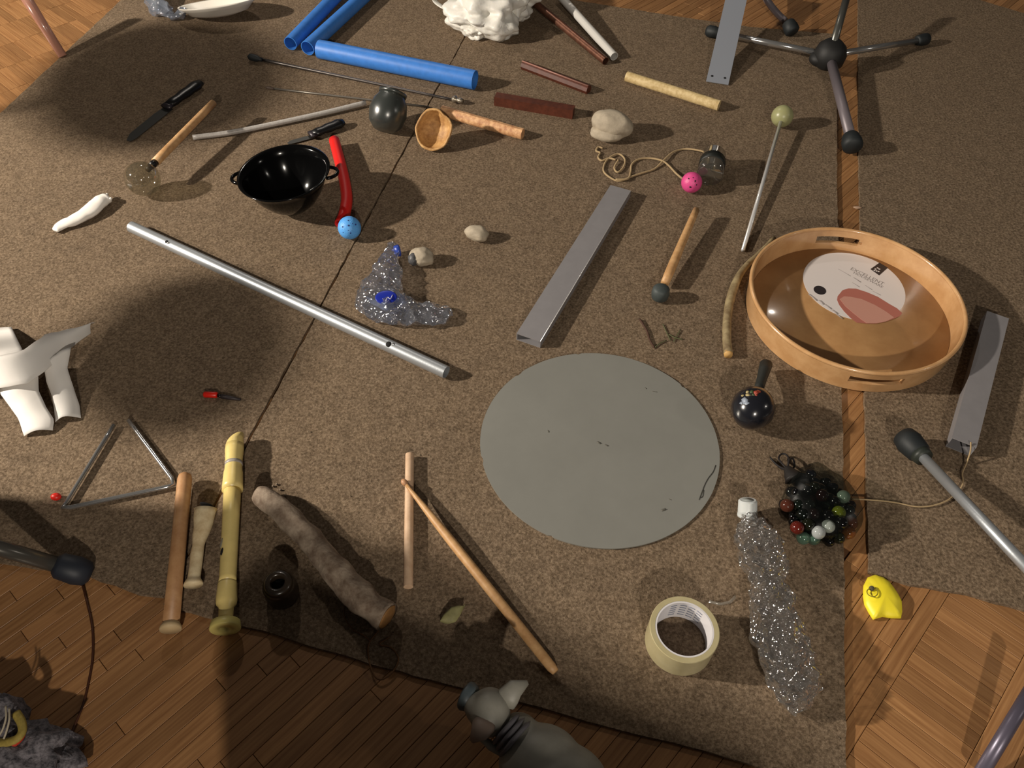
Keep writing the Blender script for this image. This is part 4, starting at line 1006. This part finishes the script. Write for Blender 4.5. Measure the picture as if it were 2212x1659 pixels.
obj('yellow_rim', sweep(curve_pts([(34, 1540, .06), (46, 1560, .06), (48, 1580, .06), (36, 1596, .06), (12, 1604, .055), (-20, 1606, .05)], n=6), 1.0, 8, flat=[(.0055, .004)]*31), mat('yellow_fabric', (.66, .58, .28), .7, var=.3, vs=200), rt)
obj('red_rim', sweep(curve_pts([(50, 1570, .054), (47, 1590, .052), (32, 1606, .05), (10, 1614, .048), (-20, 1616, .046)], n=6), .004, 8), mat('red_fabric', (.70, .18, .09), .7), rt)
m_wc = mat('cream_cord', (.68, .64, .56), .8)
for px in ([(12, 1525, .07), (13, 1550, .07), (6, 1575, .065), (-4, 1592, .06)], [(20, 1530, .07), (20, 1555, .07), (14, 1580, .065), (8, 1596, .06)], [(88, 1600, .02), (86, 1618, .03), (80, 1632, .03), (70, 1650, .02), (60, 1668, .02)], [(60, 1620, .04), (72, 1632, .04), (92, 1640, .02), (108, 1656, .01)]):
    obj('loose_cord', sweep(curve_pts(px, n=6), .0013, 7), m_wc, rt)

# ---- grey vinyl toy at the bottom
rt = thing('toy_animal', G(1130, 1620, FZ), 'grey soft vinyl toy animal with a flat snout and two ears, bottom centre', 'toy')
def remesh(o, vox):
    md = o.modifiers.new('r', 'REMESH'); md.mode = 'VOXEL'; md.voxel_size = vox; md.use_smooth_shade = True
    s_ = o.modifiers.new('s', 'SMOOTH'); s_.iterations = 6; s_.factor = .6
hd0 = G(1058, 1538, .075); bd0 = G(1165, 1650, .062)
dv = (hd0-bd0).normalized()
o = obj('body', join(ball(G(1168, 1648, .052), (.052, .046, .045), 4), ball(G(1210, 1700, .050), (.060, .052, .048), 4), ball(G(1120, 1590, .060), (.028, .028, .028), 4), ball(G(1140, 1690, .03), (.022, .022, .034), 3), ball(G(1230, 1650, .024), (.020, .02, .03), 3)), m_gum, rt); remesh(o, .003)
o = obj('head', join(ball(hd0, (.026, .030, .026), 4), sweep([hd0 + V((-.012, .004, -.002)), G(1022, 1512, .070)], [.020, .016], 20)), m_gum, rt); remesh(o, .0022)
sn = G(1016, 1508, .070); sdir = (V((-.62, .35, -.1))).normalized()
obj('snout', lathe(sn - sdir*.006, sn + sdir*.008, [(0, .014), (.3, .017), (.8, .019), (1, .018), (1, .015), (.7, .010)], 26), mat('blue_grey_vinyl', (.30, .34, .36), .45), rt)
for k in (0, 1, 2):
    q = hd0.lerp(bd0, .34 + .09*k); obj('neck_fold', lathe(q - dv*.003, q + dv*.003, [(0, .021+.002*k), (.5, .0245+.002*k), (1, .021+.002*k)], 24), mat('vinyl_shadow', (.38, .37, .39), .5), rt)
e1 = [G(1091, 1522, .082), G(1098, 1504, .090), G(1114, 1486, .095), G(1140, 1474, .094)]
obj('ear', sweep(e1, [.0125, .0145, .0115, .003], 14, flat=[(1, .45)]*4), m_gum, rt)
e2 = [G(1054, 1552, .086), G(1044, 1568, .094), G(1034, 1584, .095), G(1018, 1602, .090)]
obj('ear', sweep(e2, [.012, .0145, .012, .003], 14, flat=[(1, .45)]*4), m_gumb, rt)
obj('jaw_fold', sweep([G(1038, 1592, .058), G(1062, 1612, .056), G(1088, 1630, .054)], [.004, .006, .004], 10), m_gum, rt)

# ---- unseen light blockers added outside the picture, their shadows fall across the carpet
def shade_at(px, py, h): 
    S_ = G(px, py); t = 1-h/LA.z; o_ = LA + (S_-LA)*t; return V((o_.x, o_.y, FZ))
def disc_blocker(c, r, h, lab):  # disc on a stand, added only for the rounded shadows at the left
    rt = thing('blocker_stand', c, lab, 'light blocker')
    obj('disc_blocker', lathe(c + V((0, 0, h-.004)), c + V((0, 0, h+.022)), [(0, r), (.06, r), (.35, r*.45), (.5, r*.22), (.9, r*.10), (1, .01), (.8, r*.09), (.3, r*.22), (.2, r*.45)], 48), mat('bronze', (.62, .47, .22), .3, .9), rt)
    obj('pole', sweep([c + V((0, 0, .10)), c + V((0, 0, h+.04))], .011, 12), m_chrome, rt)
    obj('wing_nut', lathe(c + V((0, 0, h+.022)), c + V((0, 0, h+.045)), [(0, .012), (.5, .016), (1, .008)], 12), m_black, rt)
    for k in range(3):
        a = 2*math.pi*k/3 + .4; u_ = V((math.cos(a), math.sin(a), 0))
        obj('leg', sweep([c + u_*.01 + V((0, 0, .30)), c + u_*.17 + V((0, 0, .02))], .007, 10), m_chrome, rt)
        obj('rubber_foot', lathe(c + u_*.165 + V((0, 0, .032)), c + u_*.185, [(0, .010), (.5, .014), (1, .012)], 12), m_rubber, rt)
disc_blocker(shade_at(440, 752, .80), .115, .80, 'bronze disc on a chrome stand, light blocker added left of the carpet, outside the picture')
disc_blocker(shade_at(380, 165, .90), .165, .90, 'wider bronze disc on a chrome stand, light blocker added beyond the left edge')
def amp(c, sx, sy, h, rz, lab):  # cabinet shape added to keep the left lamp off the lower left
    rt = thing('blocker_cabinet', c, lab, 'blocker_cabinet'); R_z = RZ(rz)
    o = obj('cabinet', box(c + V((0, 0, h/2)), sx, sy, h, R_z), mat('cabinet_vinyl', (.07, .07, .07), .6, bump=.4, bs=300), rt, smooth=False)
    obj('grille', box(c + R_z @ V((0, sy/2+.003, 0)) + V((0, 0, h*.45)), sx*.88, .006, h*.70, R_z), mat('grille_cloth', (.16, .15, .14), .9), rt, smooth=False)
    for k in range(5): q = c + R_z @ V((-sx*.35+k*sx*.17, sy/2, 0)) + V((0, 0, h*.90)); obj('knob', lathe(q, q + R_z @ V((0, .015, 0)), [(0, .012), (1, .010)], 16), m_chrome, rt)
O1, O2 = V((-.19, -.126, 0)), V((.365, -.343, 0)); dr = (O2-O1); nb = V((dr.y, -dr.x, 0)).normalized()  # unseen panel, placed to throw the front lamp's dark wedge
cc = (O1+O2)/2 + nb*.05; cc.z = FZ
rt = thing('upright_blocker', cc, 'slim dark upright panel added as a light blocker just outside the picture', 'case'); Rc = RZ(math.atan2(dr.y, dr.x))
o = obj('case_shell', box(cc + V((0, 0, .252)), dr.length, .08, .494, Rc), mat('case_vinyl', (.10, .08, .07), .6), rt, smooth=False)
obj('case_seam', box(cc + V((0, 0, .252)), dr.length+.004, .006, .498, Rc), m_chrome, rt, smooth=False)
obj('case_handle', sweep([cc + Rc @ V((x_, 0, 0)) + V((0, 0, .50+z_)) for x_, z_ in ((-.07, .0), (-.06, .018), (.06, .018), (.07, .0))], .007, 8), m_black, rt)
amp(V((-1.35, .20, FZ)), .96, .28, .54, math.pi/2, 'wide black cabinet added as a light blocker left of the carpet, outside the picture')
rt = thing('sloped_blocker', V((-1.35, .18, FZ+.545)), 'dark sloped shape added on the wide cabinet to block light, outside the picture', 'case')
yz = [(-.30, FZ+.545), (.655, FZ+.545), (.655, .575), (.605, .62), (.56, .67), (.525, .73), (.49, .75), (-.30, .75)]  # added shape, its outline slopes to form the left lamp's shadow edge
vs = [V((x_, y_, z_)) for x_ in (-1.48, -1.20) for y_, z_ in yz]; n8 = len(yz)
obj('case_shell', (vs, [tuple(range(n8)), tuple(range(n8, 2*n8))[::-1]] + [(i, (i+1) % n8, n8+(i+1) % n8, n8+i) for i in range(n8)]), mat('case_vinyl', (.10, .08, .07), .6), rt, smooth=False)
obj('case_handle', sweep([V((-1.20, y_, z_)) for y_, z_ in ((.0, .64), (.01, .66), (.17, .66), (.18, .64))], .008, 8), m_black, rt)

# ---- crumbs and bits on the carpet
o = obj('twig', sweep(curve_pts([(1382, 690, .003), (1390, 702, .003), (1398, 716, .003), (1404, 735, .003), (1414, 752, .002)], n=4), [.0022]*4+[.0018]*12+[.001], 7), mat('dark_twig', (.28, .18, .13), .8)); top(o, 'short dark broken twig on the carpet above the grey metal disc', 'twig')
rt = thing('grass_sprig', G(1460, 725), 'faded green sprig of grass right of the broken twig', 'grass')
m_gr = mat('dry_grass', (.33, .34, .22), .8)
for px in ([(1432, 700), (1440, 718), (1448, 735)], [(1445, 722), (1460, 730), (1475, 733)], [(1470, 712), (1462, 726), (1455, 738)], [(1440, 735), (1425, 742), (1415, 750)]):
    obj('grass_blade', sweep(curve_pts([(x, y, .002) for x, y in px], n=3), .0011, 5), m_gr, rt)
o = obj('tape_scrap', loft(E((1532, 1296, .002), (1555, 1302, .003), (1575, 1298, .004), (1588, 1285, .006)), E((1532, 1302, .001), (1556, 1308, .001), (1580, 1303, .001), (1592, 1290, .001)), 10, 2, 0), film_mat('tape_scrap_film', (.9, .88, .85), .2, .3, (.5, .46, .40))); top(o, 'curled clear scrap of tape between the tape roll and the crumpled bottle', 'tape scrap')
o = obj('paper_crumb', ball(G(1853, 448, .001), (.010, .005, .002), 2, nz=.3, flat0=-.001), mat('crumb', (.66, .55, .46), .8)); top(o, 'small pale paper flake at the edge of the right carpet above the tray', 'paper flake')
rr = random.Random(4); gs = []
for i in range(170):
    x, y = rr.uniform(30, 2190), rr.uniform(60, 1600); p = G(x, y, .0008)
    if (p-cpos).length < RD+.01 or (p-tc_).length < RB+.02 or 1110 < x < 1400 and 390 < y < 760: continue
    if not (inside(p, main_poly) or inside(p, left_poly) or inside(p, right_poly)): continue
    gs.append(ball(p, (rr.uniform(.0006, .0018), rr.uniform(.0006, .0014), .0007), 1, rot=RZ(rr.random()*6)))
o = obj('carpet_lint', join(*gs), mat('lint', (.60, .53, .44), .9, col2=(.22, .17, .12), vs=400)); o['kind'] = 'stuff'; top(o, 'tiny pale and dark specks of lint scattered over the carpets', 'lint')
